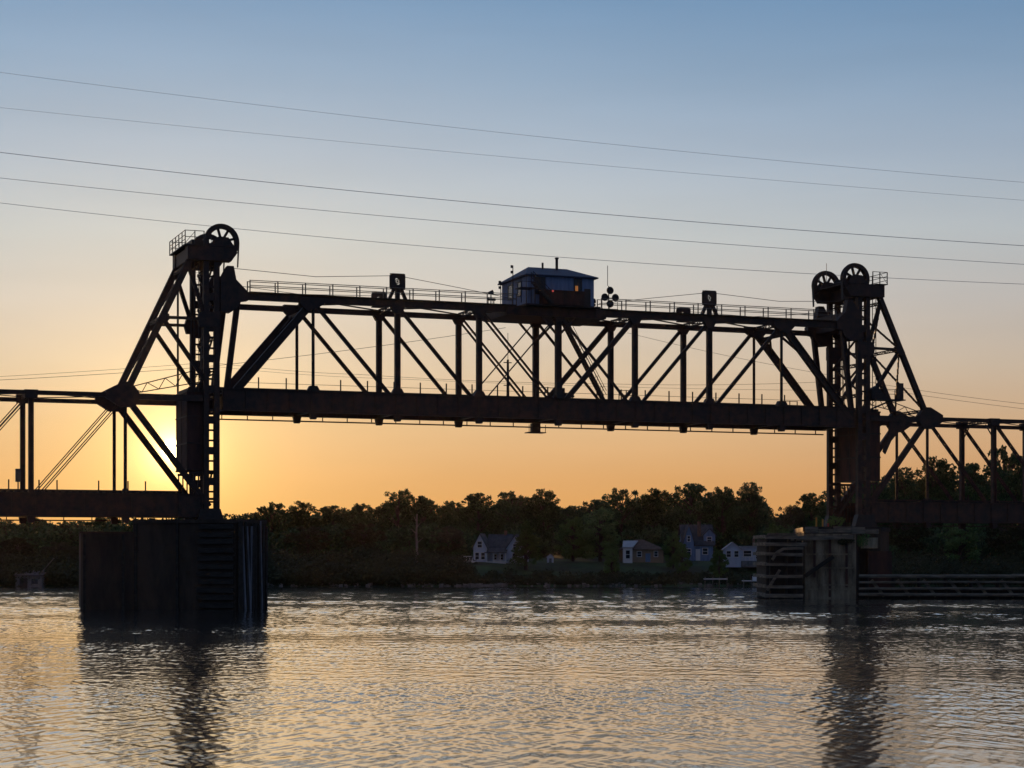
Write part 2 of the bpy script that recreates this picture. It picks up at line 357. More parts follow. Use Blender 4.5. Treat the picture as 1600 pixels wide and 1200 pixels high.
# ------------------------------------------------------------------ lift span
def lift_span():
    org = (0, 3, ZB0); root = broot('lift_span', 0, 3, ZB0)
    tag(root, 'dark steel truss lift span raised part way between the two towers', 'bridge span')
    def B(mb, name, m='steel', par=None): return mb.build(name, M[m], root if par is None else par, org)
    zl = 18.98
    for u in (0, 6):
        B(plate_chord(-33.75, 33.75, u, ZB0, ZB1, 2.0875), 'bottom_chord')
        dz = 0 if u == 0 else -.22; hh = .25 if u == 0 else .19
        mb = MB(); mb.bar((-32.6,u,ZT+dz), (32.6,u,ZT+dz), hh*2, .46)
        mb.box(-32.6, 32.6, u-.32, u+.32, ZT+dz+hh+.004, ZT+dz+hh+.06); mb.box(-32.6, 32.6, u-.30, u+.30, ZT+dz-hh-.06, ZT+dz-hh-.004)
        for i in range(33):
            s = -32+2*i; mb.box(s-.05, s+.05, u-.26, u+.26, ZT+dz-hh-.002, ZT+dz+hh-.0)
        B(mb, 'top_chord')
        for sg in (-1, 1):
            # raking end post, end hanger from the lifting plate, lifting plate
            B(MB().hbar((sg*25.1,u,ZT-.2), (sg*33.3,u,ZB0+.9), .72, .5), 'end_post')
            B(MB().hbar((sg*32.3,u,ZT-.4), (sg*33.35,u,ZB1-.1), .5, .45), 'end_hanger')
            pl = [(33.98,27.1),(33.98,30.2),(33.35,31.35),(32.75,31.35),(32.5,30.1),(31.4,29.02),(31.4,28.2),(32.05,28.1),(32.35,27.5),(33.1,27.0)]
            B(MB().prism([(sg*a, b) for a, b in pl], u-.4, u+.4), 'lifting_plate')
            B(MB().prism([(sg*a, b) for a, b in [(24.0,28.25),(24.7,27.8),(25.7,27.5),(26.4,28.2),(26.4,28.8),(24.0,28.8)]], u-.36, u+.36), 'gusset_plate')
        for i, x in enumerate(Ux):
            if i in (0, 6):
                mb = MB(); mb.tube((x,u,ZT), (x,u,ZB0-.05), .155, 8); mb.box(x-.24, x+.24, u-.36, u+.36, ZB1, ZB1+.42)
                B(mb, 'hanger', 'hanger')
            else:
                B(MB().hbar((x,u,ZT-.30), (x,u,ZB1+.01), .52 if i != 3 else .60, .44), 'vertical_post')
            B(MB().prism([(x-.62,ZB1+.02),(x+.62,ZB1+.02),(x+.34,ZB1+.5),(x-.34,ZB1+.5)], u-.31, u+.31), 'gusset_plate')
            if 0 < i < 6:
                B(MB().prism([(x-.7,ZT-.30),(x+.7,ZT-.30),(x+.32,ZT-.95),(x-.32,ZT-.95)], u-.28, u+.28), 'gusset_plate')
            # floor beam end hanging under the chord
            B(MB().prism([(x-.38,ZB0-.02),(x+.38,ZB0-.02),(x+.26,ZB0-.62),(x-.26,ZB0-.62)], u-.28, u+.28), 'bearing_shoe')
        def dg(a, b, wd, dd=.3, dbl=False):
            mb = MB(); p = Vector((a[0],u,a[1])); q = Vector((b[0],u,b[1]))
            if dbl:
                n = (q-p).normalized().cross(Vector((0,1,0)))*.20
                mb.bar(p+n, q+n, .13, dd); mb.bar(p-n, q-n, .13, dd)
            else: mb.hbar(p, q, wd, dd)
            B(mb, 'diagonal')
        for k in (-1, 1):
            X = [k*abs(v) for v in (25.05,16.7,8.35,0)]
            dg((X[0],ZT-.2), (X[1],zl), .34); dg((X[1],ZT-.2), (X[2],zl), .32)
            dg((X[2],ZT-.2), (X[3],zl), .5, .3, k < 0)
            B(MB().bar((X[2],u,zl), (X[3],u,ZT-.2), .10 if k < 0 else .26, .16), 'counter_brace')
        # knee brackets at the middle post
        for k in (-1, 1): B(MB().bar((k*2.0,u,ZT-.3), (.3*k,u,ZT-2.1), .2, .2), 'knee_brace')
    for i in range(9):
        x = -33.4+P*i; floor_beam(root, org, x, ZB0+.12, ZB1-.35)
    for u in (2.1, 3.9): B(MB().box(-33.6, 33.6, u-.16, u+.16, ZB1-.34, ZB1+.02), 'stringer')
    mb = MB()
    for i in range(110):
        s = -33.4+.61*i; mb.box(s, s+.28, 1.4, 4.6, ZB1+.024, ZB1+.17)
    B(mb, 'sleepers', 'timber_dark')
    for u in (2.28, 3.72): B(MB().box(-33.5, 33.5, u-.04, u+.04, ZB1+.174, ZB1+.33), 'rail')
    # top struts and flat lateral bracing
    for x in Ux: B(MB().laced((x,.25,ZT-.1), (x,5.75,ZT-.1), .5, .3, side=(1,0,0), fl=.1, step=.6), 'top_strut')
    for i in range(6):
        a, b = Ux[i], Ux[i+1]
        B(MB().bar((a,.3,ZT), (b,5.7,ZT), .14, .12, side=(0,0,1)), 'lateral_brace')
        B(MB().bar((a,5.7,ZT+.14), (b,.3,ZT+.14), .14, .12, side=(0,0,1)), 'lateral_brace')
    for sg in (-1, 1):
        mb = MB(); mb.bar((sg*25.9,.3,27.5), (sg*25.9,5.7,27.5), .3, .3, side=(1,0,0))
        for k in (0, 1):
            a, b = (.3, 1.8) if k == 0 else (5.7, 4.2)
            mb.bar((sg*27.0,a,25.9), (sg*26.0,b,27.4), .2, .2, side=(1,0,0))
        B(mb, 'portal_brace')
        B(MB().box(min(sg*32.3,sg*33.7), max(sg*32.3,sg*33.7), .4, 5.6, 28.3, 30.0), 'lifting_girder')
    # conduit under the far chord
    mb = MB(); mb.tube((-33.5,6.0,ZB0-.42), (33.5,6.0,ZB0-.42), .07, 6)
    for i in range(27): mb.box(-32.5+2.5*i, -32.42+2.5*i, 5.95, 6.05, ZB0-.40, ZB0-.01)
    B(mb, 'conduit')
    # deep floor frame that carries the control house
    mb = MB(); mb.box(-5.6, 5.0, -.45, 6.3, ZT-.55, ZT+.34)
    for k in range(12): mb.box(-5.5+.93*k, -5.42+.93*k, -.50, -.452, ZT-.54, ZT+.33)
    B(mb, 'house_floor_frame')
    # maintenance light platform under mid span
    mb = MB(); mb.box(-1.0, .9, 5.4, 6.6, ZB0-1.02, ZB0-.93); mb.box(-.5,.4,5.7,6.3,ZB0-.93,ZB0-.05)
    for a in (-.95,.85): mb.bar((a,5.45,ZB0-.95), (a,5.45,ZB0-.2), .05, .05)
    mb.box(-.95,.85,5.43,5.47,ZB0-.5,ZB0-.46)
    B(mb, 'light_platform')
    # walkway along the near top chord with two handrails
    for (a, b) in ((-31.3, -4.6), (4.4, 31.3)):
        mb = MB(); mb.box(a, b, -.55, .55, ZT+.36, ZT+.43); B(mb, 'walkway', 'timber_dark')
        for u in (-.52, .52):
            mb = MB()
            n = int((b-a)/2.55)
            for i in range(n+1):
                s = a+.05+(b-a-.1)*i/n; mb.box(s-.05, s+.05, u-.03, u+.03, ZT+.43, ZT+1.5)
            for z in (ZT+1.0, ZT+1.47): mb.tube((a,u,z), (b,u,z), .036, 6)
            B(mb, 'walkway_railing', 'galv')
    # open square rope guide housings on the top chords
    for x, sg in ((Ux[1], -1), (Ux[5], 1)):
        for u, big in ((0, True), (6, False)):
            zz = ZT+.36; h = 1.05 if big else .0; c = (x, u, zz+h+.75)
            mb = MB()
            for uu in (u-.22, u+.18):
                # square plate with a round opening
                n = 24; vs = []; r = .33; hs = .74
                for i in range(n):
                    t = 2*math.pi*(i+.5)/n; k = hs/max(abs(math.cos(t)), abs(math.sin(t)))
                    vs += [(c[0]+r*math.cos(t), uu, c[2]+r*math.sin(t)), (c[0]+k*math.cos(t), uu, c[2]+k*math.sin(t)),
                           (c[0]+r*math.cos(t), uu+.04, c[2]+r*math.sin(t)), (c[0]+k*math.cos(t), uu+.04, c[2]+k*math.sin(t))]
                fs = []
                for i in range(n):
                    a, b = 4*i, 4*((i+1)%n); fs += [(a,a+1,b+1,b), (a+2,b+2,b+3,a+3), (a,b,b+2,a+2), (a+1,a+3,b+3,b+1)]
                mb.add(vs, fs)
            for z in (c[2]-.72, c[2]+.68): mb.box(x-.74, x+.74, u-.18, u+.18, z, z+.05)
            g = B(mb, 'rope_guide')
            g['label'] = 'square plate rope guide with a round opening'
            mb = MB(); mb.ring((x,u-.02,c[2]), .2, .26, .08, 16)
            for k in range(4):
                t = k*math.pi/4; mb.bar((x-.22*math.cos(t),u-.02,c[2]-.22*math.sin(t)), (x+.22*math.cos(t),u-.02,c[2]+.22*math.sin(t)), .05, .05)
            wv = [Vector(v)-(Vector(org)) - g.location for v in mb.v]; me = bpy.data.meshes.new('guide_wheel'); me.from_pydata([tuple(v) for v in wv], [], mb.f); me.materials.append(M['steel2'])
            gw = bpy.data.objects.new('guide_wheel', me); C.objects.link(gw); gw.parent = g
            if big:
                mb = MB()
                for k in (-1, 1): mb.bar((x+k*.85,u,zz+.02), (x+k*.35,u,zz+1.08), .26, .4)
                mb.box(x-.2, x+.2, u-.2, u+.2, zz, zz+1.0)
                B(mb, 'guide_pedestal')
            else:
                mb = MB(); mb.box(x-.74, x+.74, u-.25, u+.25, zz-.02, zz+.06); B(mb, 'guide_pedestal')
            # operating rope from tower to guide and on to the house
            zc = c[2]+(.55 if big else .4)
            e = (sg*32.9, u, 31.2 if big else 30.6); m2 = ((e[0]+x)/2, u, (e[2]+zc)/2-.45)
            B(MB().path([e, m2, (x,u,zc)], .028, 5), 'operating_rope', 'rope')
            B(MB().path([(x,u,zc), (x*.62,u,zc-.85), (sg*4.4,u,ZT+1.0)], .028, 5), 'operating_rope', 'rope')
    # short posts with a wire along the far edge of the deck
    mb = MB()
    for s, u in ((-33.2,6.55),): pass
    for i in range(24):
        s = -31.5+2.75*i; q = MB(); q.box(s-.055, s+.055, 6.4, 6.5, ZB1+.01, ZB1+1.75); B(q, 'deck_post', 'hanger')
    B(MB().tube((-31.5,6.45,ZB1+1.2), (31.8,6.45,ZB1+1.2), .022, 5), 'deck_wire', 'rope')
    # service stairs from the house down to the deck
    a = Vector((.6,1.0,ZT-.3)); b = Vector((5.3,1.0,ZB1+.1))
    for u in (.75, 1.35): B(MB().bar((a.x,u,a.z), (b.x,u,b.z), .30 if u < 1 else .2, .07), 'stair_stringer')
    q = MB()
    for i in range(30):
        t = (i+.5)/30; p = a.lerp(b, t); q.box(p.x-.11, p.x+.11, .80, 1.31, p.z-.02, p.z+.02)
    B(q, 'stair_treads')
    for u in (.74, 1.36):
        q = MB()
        for h in (.5, .95): q.tube((a.x+.25,u,a.z+h-.1), (b.x+.25,u,b.z+h), .03, 5)
        for i in range(8):
            p = a.lerp(b, (i+.5)/8); q.tube((p.x,u,p.z), (p.x+.22,u,p.z+.93), .025, 5)
        B(q, 'stair_rail', 'steel2')
    # deck level guard frames and cabinets at mid span
    for s0, s1, u in ((-2.4,-.5,-.1), (1.6,3.6,6.2), (6.6,8.2,0), (28.6,30.4,6.2)):
        q = MB()
        for s in (s0, (s0+s1)/2, s1): q.box(s-.04, s+.04, u-.04, u+.04, ZB1+.01, ZB1+1.1)
        for z in (ZB1+.55, ZB1+1.06): q.tube((s0,u,z), (s1,u,z), .035, 5)
        B(q, 'guard_rail', 'steel2')
    q = MB(); q.box(-.42,.2,-.62,-.34,ZB1+.02,ZB1+1.55); q.box(-.5,.28,-.66,-.32,ZB1+1.55,ZB1+1.6); B(q, 'control_cabinet', 'steel2')
    q = MB(); q.box(1.9,2.9,4.2,4.9,ZB1+.2,ZB1+1.0); q.tube((2.4,4.5,ZB1+1.0),(2.4,4.5,ZB1+1.5),.2,8); q.tube((2.9,4.5,ZB1+.7),(3.6,4.5,ZB1+.7),.12,8); B(q, 'span_motor', 'steel2')
    return root
lift_span()

# ------------------------------------------------------------------ towers
def tower(sg, label):
    org = (sg*36, 3, 7.45); root = broot('lift_tower', sg*36, 3, 7.45); tag(root, label, 'lift tower')
    def B(mb, name, m='steel'): return mb.build(name, M[m], root, org)
    ZTOP = 31.7; z0 = 7.47
    for u in (0, 6):
        B(MB().bar((sg*34.3,u,z0), (sg*34.3,u,ZTOP), .52, .5), 'front_column')
        B(MB().bar((sg*35.28,u,z0), (sg*35.28,u,ZTOP), .50, .5), 'rear_column')
        mb = MB(); k = 0; z = z0+1.0
        while z < ZTOP-.6:
            if k % 3 == 0: mb.box(min(sg*34.57,sg*35.02), max(sg*34.57,sg*35.02), u-.2, u+.2, z-.35, z+.35)
            else: mb.box(min(sg*34.57,sg*35.02), max(sg*34.57,sg*35.02), u-.06, u+.06, z-.09, z+.09)
            z += .95; k += 1
        B(mb, 'battens')
        # raking back leg from the sheave deck to the approach truss
        A = (sg*36.75, u, 31.9); Nn = (sg*42.65, u, 19.3); t = (31.9-26.35)/(31.9-19.3); Mn = (sg*(36.75+5.9*t), u, 26.35)
        mb = MB().bar(A, Nn, .52, .5); mb.bar((A[0],u,A[2]), (Nn[0],u,Nn[2]), .62, .1)
        B(mb, 'back_leg')
        B(MB().prism([(sg*(abs(Mn[0])+a), Mn[2]+b) for a, b in ((-.6,.3),(.0,.5),(.45,-.35),(.25,-.8),(-.4,-.45),(-.65,-.15))], u-.3, u+.3), 'gusset_plate')
        B(MB().bar((sg*35.5,u,Mn[2]+.05), Mn, .26, .3), 'horizontal_strut')
        B(MB().hbar((sg*36.9,u,31.2), (sg*35.4,u,26.6), .36, .3), 'tower_diagonal')
        B(MB().hbar(Mn, (sg*35.3,u,20.6), .38, .3), 'tower_diagonal')
        B(MB().prism([(sg*34.0,25.6),(sg*35.9,25.6),(sg*36.1,26.3),(sg*35.9,27.0),(sg*34.0,27.0)], u-.3, u+.3), 'gusset_plate')
        # sheave girder, pedestals
        mb = MB(); mb.box(min(sg*33.0,sg*37.1), max(sg*33.0,sg*37.1), u-.55, u+.55, 31.75, 33.05)
        mb.prism([(sg*32.4,32.6),(sg*33.0,31.76),(sg*33.0,33.04)], u-.5, u+.5)
        B(mb, 'sheave_girder')
        for v in (-.5, .5):
            B(MB().prism([(sg*32.7,33.07),(sg*35.1,33.07),(sg*34.3,33.95),(sg*33.3,33.95)], u+v-.1, u+v+.1), 'bearing_pedestal')
        c = (sg*33.82, u, 33.6)
        mb = MB(); mb.ring(c, 1.22, 1.62, .3, 40); mb.ring(c, 1.18, 1.68, .05, 40); mb.ring(c, .12, .44, .34, 20)
        for k in range(8):
            t = math.pi*(k+.35)/4; mb.bar((c[0]+.3*math.cos(t),u,c[2]+.3*math.sin(t)), (c[0]+1.36*math.cos(t),u,c[2]+1.30*math.sin(t)), .22, .2)
        s_ = B(mb, 'sheave')
        for q in (-.16, 0, .16):
            B(MB().tube((sg*32.2,u+q,33.6), (sg*32.3,u+q*.6,31.3), .05, 5), 'lifting_rope', 'rope')
            B(MB().tube((sg*35.44,u+q,33.5), (sg*35.62,(.8 if u == 0 else 5.2)+q,19.95), .03, 5), 'counterweight_rope', 'rope')
        # ladder / conduits down the tower
        mb = MB()
        for k in (0, .42):
            mb.tube((sg*(35.95+k),u,19.6), (sg*(35.95+k),u,31.7), .045, 6)
        z = 19.8
        while z < 31.6: mb.tube((sg*35.95,u,z), (sg*36.37,u,z), .02, 4); z += .6
        if u == 0: B(mb, 'ladder', 'steel2')
        else: B(MB().tube((sg*36.7,u,19.6), (sg*36.7,u,31.7), .1, 6), 'conduit', 'hanger')
        # foot
        B(MB().prism([(sg*33.6,z0-.02),(sg*36.2,z0-.02),(sg*35.9,z0+1.3),(sg*34.0,z0+1.3)], u-.42, u+.42), 'tower_foot', 'steel2')
    # bracing in the raking plane between the two back legs
    def LG(z): t = (31.9-z)/(31.9-19.3); return sg*(36.75+5.9*t)
    for z in (31.2, 26.35, 19.9): B(MB().laced((LG(z),.3,z), (LG(z),5.7,z), .34, .2, side=(1,0,0), fl=.08, step=.7), 'cross_strut')
    for a, b in ((31.2,26.35), (26.35,19.9)):
        B(MB().laced((LG(a),.2,a), (LG(b),5.8,b), .2, .1, side=(1,0,0), fl=.05, step=.45), 'sway_brace')
        B(MB().laced((LG(a)+.13,5.8,a), (LG(b)+.13,.2,b), .2, .1, side=(1,0,0), fl=.05, step=.45), 'sway_brace')
    # bracing between the columns, clear of the lift span and counterweight
    for z in (31.3, 28.0, 24.6, 21.4):
        B(MB().laced((sg*34.65,.25,z), (sg*34.65,5.75,z), .4, .2, side=(1,0,0), fl=.1, step=.7), 'cross_strut')
    for a, b in ((31.2,28.1), (27.9,24.7), (24.5,21.5)):
        B(MB().bar((sg*34.65,.25,a), (sg*34.65,5.75,b), .22, .12, side=(1,0,0)), 'sway_brace')
        B(MB().bar((sg*34.85,5.75,a), (sg*34.85,.25,b), .22, .12, side=(1,0,0)), 'sway_brace')
    # guide stays in front of the columns at deck level
    B(MB().box(min(sg*34.06,sg*35.5), max(sg*34.06,sg*35.5), .3, 5.7, 31.76, 32.9), 'cross_girder')
    B(MB().box(min(sg*36.3,sg*37.0), max(sg*36.3,sg*37.0), .6, 5.4, 31.76, 32.9), 'cross_girder')
    mb = MB(); mb.box(min(sg*32.6,sg*37.4), max(sg*32.6,sg*37.4), .75, 5.25, 33.06, 33.14); mb.box(min(sg*36.0,sg*37.4), max(sg*36.0,sg*37.4), -.7, .75, 33.06, 33.14); mb.box(min(sg*36.0,sg*37.4), max(sg*36.0,sg*37.4), 5.25, 6.7, 33.06, 33.14)
    B(mb, 'sheave_deck', 'steel2')
    mb = MB(); x = sg*37.35
    for u in (-.65,.8,2.3,3.8,5.3,6.65): mb.box(x-.04, x+.04, u-.04, u+.04, 33.14, 34.4)
    for z in (33.55, 33.95, 34.38): mb.tube((x,-.65,z), (x,6.65,z), .035, 5)
    for u in (-.65, 6.65):
        for z in (33.8, 34.38): mb.tube((x,u,z), (sg*35.6,u,z), .035, 5)
        for s in (36.45, 35.6): mb.box(sg*s-.04, sg*s+.04, u-.04, u+.04, 33.0, 34.4)
    mb.tube((x,-.65,33.2), (sg*36.45,-.65,34.3), .025, 5)
    B(mb, 'deck_railing', 'steel2')
    x = sg*32.65; mb = MB()
    for u in (5.35,5.9,6.6): mb.box(x-.03, x+.03, u-.03, u+.03, 33.14, 34.3)
    for z in (33.6,34.28): mb.tube((x,5.35,z), (x,6.6,z), .035, 5)
    mb.box(min(sg*32.6,sg*33.0), max(sg*32.6,sg*33.0), 5.3, 6.7, 33.06, 33.12)
    B(mb, 'inner_railing', 'steel2')
    mb = MB(); mb.box(min(sg*34.6,sg*36.2), max(sg*34.6,sg*36.2), 2.0, 4.2, 33.15, 34.0); mb.tube((sg*33.9,.7,33.6), (sg*33.9,5.3,33.6), .12, 10); mb.ring((sg*34.5,4.6,33.7), .1, .5, .06, 20)
    B(mb, 'winding_gear', 'steel2')
    B(MB().tube((sg*33.6,5.5,33.2), (sg*33.6,5.5,36.0 if sg > 0 else 34.9), .03, 5), 'whip_aerial', 'galv')
    # frames under the counterweight, near the pier
    for z in (12.0, 9.6):
        B(MB().box(min(sg*34.1,sg*36.8), max(sg*34.1,sg*36.8), .3, .5, z, z+.22), 'horizontal_strut')
        B(MB().box(min(sg*34.1,sg*36.8), max(sg*34.1,sg*36.8), 5.5, 5.7, z, z+.22), 'horizontal_strut')
    for u in (.4, 5.6):
        mb = MB()
        for s in (35.9, 36.3, 36.7): mb.bar((sg*s,u,z0), (sg*s,u,12.0), .12, .12)
        B(mb, 'guide_bars', 'steel2')
    B(MB().laced((sg*34.65,.3,12.2), (sg*34.65,5.7,8.0), .3, .1, side=(1,0,0), fl=.08, step=.5), 'sway_brace')
    # light laced strut leaning over the approach
    mb = MB(); a0 = Vector((sg*42.2,.9,19.9)); a1 = Vector((sg*35.6,.9,21.8)); b0 = Vector((sg*41.8,.9,19.35)); b1 = Vector((sg*35.6,.9,20.6))
    mb.tube(a0, a1, .05, 5); mb.tube(b0, b1, .05, 5)
    for i in range(4):
        mb.tube(a0.lerp(a1,i/4), b0.lerp(b1,(i+.5)/4), .04, 5); mb.tube(b0.lerp(b1,(i+.5)/4), a0.lerp(a1,(i+1)/4), .04, 5)
    B(mb, 'light_strut', 'steel2')
    return root
tower(-1, 'left lift tower in front of the sun, spoked sheaves on top and raking back legs')
tower(1, 'right lift tower with two spoked sheaves seen side by side against open sky')

# platform with a cabinet behind the right tower
def service_platform():
    root = broot('service_platform', 37.6, -.2, 20.9); tag(root, 'small railed platform with upright cabinet bracketed to the right lift tower', 'platform')
    org = (37.6, -.2, 20.9)
    MB().box(35.6, 39.4, -1.0, .6, 20.86, 20.98).build('floor_plate', M['steel2'], root, org)
    MB().box(38.7, 39.2, -.9, -.4, 20.985, 22.7).build('cabinet', M['steel2'], root, org)
    mb = MB()
    for s in (35.7,36.9,38.1): mb.box(s-.03, s+.03, -.98, -.92, 20.985, 22.0)
    for z in (21.5,22.0): mb.tube((35.7,-.95,z), (38.7,-.95,z), .03, 5)
    mb.build('railing', M['steel2'], root, org)
    MB().bar((38.0,-.2,20.85), (35.6,-.2,19.9), .16, .16).build('bracket', M['steel2'], root, org)
    MB().prism([(35.5,20.99),(37.4,20.99),(36.2,22.4),(35.5,22.0)], -.6, .1).build('machine_cover', M['steel2'], root, org)
service_platform()

# ------------------------------------------------------------------ counterweights
def counterweight(sg, label, m):
    root = broot('counterweight', sg*35.95, 3, 12.35); tag(root, label, 'counterweight'); org = (sg*35.95, 3, 12.35)
    x0, x1 = sorted((sg*35.05, sg*(37.1 if sg > 0 else 36.95)))
    mb = MB(); mb.box(x0, x1, .34, 5.66, 12.35, 19.75)
    mb.build('block', M[m], root, org)
    mb = MB()
    for z in (12.35, 14.8, 17.3, 19.6):
        mb.box(x0-.05, x1+.05, .29, 5.71, z, z+.14)
    for u in (.5, 3.0, 5.36): mb.box(x0-.04, x1+.04, u, u+.12, 12.5, 19.6)
    mb.build('steel_straps', M['steel'], root, org)
    mb = MB(); mb.box(x0+.1, x1-.1, .5, 5.5, 19.752, 19.98)
    for u in (.8, 5.2): mb.prism([(sg*35.2,19.98),(sg*36.1,19.98),(sg*35.8,20.5),(sg*35.4,20.5)], u-.15, u+.15)
    mb.build('top_frame', M['steel'], root, org)
counterweight(-1, 'blackened counterweight block half covering the low sun in the left tower', 'rust')
counterweight(1, 'rusty reddish brown counterweight block hanging in the right tower', 'rust')

# ------------------------------------------------------------------ approach trusses
def approach(sg, label):
    org = (sg*60, 3, AZ0); root = broot('approach_span', sg*60, 3, AZ0); tag(root, label, 'bridge span')
    def B(mb, name, m='steel'): return mb.build(name, M[m], root, org)
    p = 8.42; S0 = 34.3; n = 7
    Ls = [S0+p*i for i in range(n+1)]
    zc = (AZ0+AZ1)/2
    for u in (0, 6):
        a, b = sorted((sg*35.6, sg*(Ls[-1]+.4)))
        B(plate_chord(a, b, u, AZ0, AZ1, 2.1), 'bottom_chord')
        a, b = sorted((sg*44.3, sg*(Ls[n-1])))
        d_ = 0 if u == 0 else -.22; mb = MB(); mb.box(a, b, u-.22, u+.22, AZT+d_-.16, AZT+d_+.16); mb.box(a, b, u-.3, u+.3, AZT+d_+.162, AZT+d_+.22)
        B(mb, 'top_chord')
        a, b = sorted((sg*35.6, sg*41.6)); B(MB().box(a, b, u-.24, u+.24, AZT-.34, AZT+.22), 'tower_strut')
        B(MB().prism([(sg*x, z) for x, z in ((41.5,18.75),(41.5,19.4),(42.25,20.3),(42.95,20.3),(44.5,19.5),(44.5,18.8),(43.2,18.0),(42.1,18.0))], u-.33, u+.33), 'node_plate')
        B(MB().laced((sg*42.5,u,18.7), (sg*(34.9 if sg > 0 else 35.0),u,zc-.1), .54, .42, fl=.26, step=.8), 'end_post')
        if sg > 0: B(MB().prism([(sg*x, z) for x, z in ((38.0,18.72),(40.8,18.72),(39.4,17.9),(38.2,16.6),(37.5,15.2),(37.2,15.5),(37.9,17.2))], u-.1, u+.1), 'portal_bracket')
        for i in range(1, n):
            x = Ls[i]
            if i in (1, n-1):
                mb = MB(); mb.tube((sg*x,u,AZT-.8), (sg*x,u,AZ0-.4), .16, 8); mb.box(sg*x-.22, sg*x+.22, u-.36, u+.36, AZ1, AZ1+.4); B(mb, 'hanger', 'hanger')
            else:
                B(MB().hbar((sg*x,u,AZT+.1), (sg*x,u,AZ1+.01), .46, .42), 'vertical_post')
                B(MB().prism([(sg*x-.6,AZT+.28),(sg*x+.6,AZT+.28),(sg*x+.55,AZT-.5),(sg*x-.55,AZT-.5)], u-.32, u+.32), 'gusset_plate')
            B(MB().prism([(sg*x-.34,AZ0-.02),(sg*x+.34,AZ0-.02),(sg*x+.26,AZ0-.6),(sg*x-.26,AZ0-.6)], u-.28, u+.28), 'bearing_shoe')
        for i in range(1, n-1):
            a, b = (Ls[i], Ls[i+1]) if i < n/2 else (Ls[i+1], Ls[i])
            P0 = Vector((sg*a,u,AZT-.1)); P1 = Vector((sg*b,u,zc)); nn_ = (P1-P0).normalized().cross(Vector((0,1,0)))
            if sg < 0:
                mb = MB()
                for k in (-1, 1): mb.bar(P0+Vector((0,k*.14,0))+nn_*.10*k, P1+Vector((0,k*.14,0))+nn_*.10*k, .09, .08)
            else:
                mb = MB().laced(P0, P1, .34, .22, fl=.1, step=.6)
            B(mb, 'diagonal')
        a = Ls[n-1]; B(MB().laced((sg*a,u,AZT), (sg*(Ls[n]-.3),u,zc), .62, .42, fl=.28, step=.8), 'end_post')
    for i in range(n+1):
        if i == 0: continue
        floor_beam(root, org, sg*Ls[i], AZ0+.12, AZ1-.35)
    for u in (2.1, 3.9):
        a, b = sorted((sg*37.3, sg*Ls[-1])); B(MB().box(a, b, u-.16, u+.16, AZ1-.34, AZ1+.02), 'stringer')
    mb = MB(); x = 37.4
    while x < Ls[-1]: mb.box(sg*x-.14, sg*x+.14, 1.4, 4.6, AZ1+.024, AZ1+.17); x += .61
    B(mb, 'sleepers', 'timber_dark')
    for u in (2.28, 3.72):
        a, b = sorted((sg*37.3, sg*Ls[-1])); B(MB().box(a, b, u-.04, u+.04, AZ1+.174, AZ1+.33), 'rail')
    for i in range(1, n):
        x = sg*Ls[i]; B(MB().laced((x,.3,AZT-.02), (x,5.7,AZT-.02), .34, .3, side=(1,0,0), fl=.09, step=.6), 'top_strut')
    for i in range(1, n-1):
        a, b = sg*Ls[i], sg*Ls[i+1]
        B(MB().bar((a,.3,AZT-.04), (b,5.7,AZT-.04), .1, .08, side=(0,0,1)), 'lateral_brace'); B(MB().bar((a,5.7,AZT+.06), (b,.3,AZT+.06), .1, .08, side=(0,0,1)), 'lateral_brace')
    for i in range(2, n-1):
        for a, b in ((.4,1.5), (5.6,4.5)): B(MB().bar((sg*Ls[i],a,AZT-1.5), (sg*Ls[i],b,AZT-.3), .1, .1, side=(1,0,0)), 'knee_brace')
    mb = MB(); a, b = sorted((sg*36.5, sg*Ls[-1])); mb.tube((a,6.0,AZ0-.3), (b,6.0,AZ0-.3), .06, 6)
    x = 37
    while x < Ls[-1]: mb.box(sg*x-.04, sg*x+.04, 5.96, 6.04, AZ0-.28, AZ0-.01); x += 2.6
    B(mb, 'conduit')
    if sg < 0:
        for i in range(18):
            s = sg*(38.6+2.75*i + (1.1 if i % 3 == 0 else 0)); q = MB(); q.box(s-.06, s+.06, 6.4, 6.5, AZ1+.01, AZ1+1.35); B(q, 'deck_post', 'hanger')
        q = MB(); q.box(-51.05+.05, -50.55+.0, -.66, -.34, 0, 0) if False else None
        q = MB(); q.box(sg*51.85, sg*51.40, 5.2, 5.7, AZ1+1.1, AZ1+2.3); B(q, 'relay_box', 'galv')
        q = MB(); q.tube((sg*51.62,5.45,AZ1), (sg*51.62,5.45,AZ1+1.1), .06, 6); B(q, 'box_post', 'steel2')
    return root
approach(-1, 'left approach truss span running off the left edge at low deck level')
approach(1, 'right approach truss span running off the right edge in front of trees')

# far end piers of the approaches (outside the photograph)
for sg in (-1, 1):
    pr_ = broot('approach_pier', sg*94, 3, 0)
    tag(pr_, 'plain concrete pier under the outer end of the %s approach span' % ('left' if sg < 0 else 'right'), 'bridge pier')
    MB().plan([(sg*94-2.2,-2.5),(sg*94+2.2,-2.5),(sg*94+2.2,8.5),(sg*94-2.2,8.5)], -1.5, AZ0-.62).build('shaft', M['concrete'], pr_, (sg*94,3,0))
    MB().plan([(sg*94-2.6,-2.9),(sg*94+2.6,-2.9),(sg*94+2.6,8.9),(sg*94-2.6,8.9)], AZ0-.617, AZ0-.02).build('cap', M['concrete'], pr_, (sg*94,3,0))

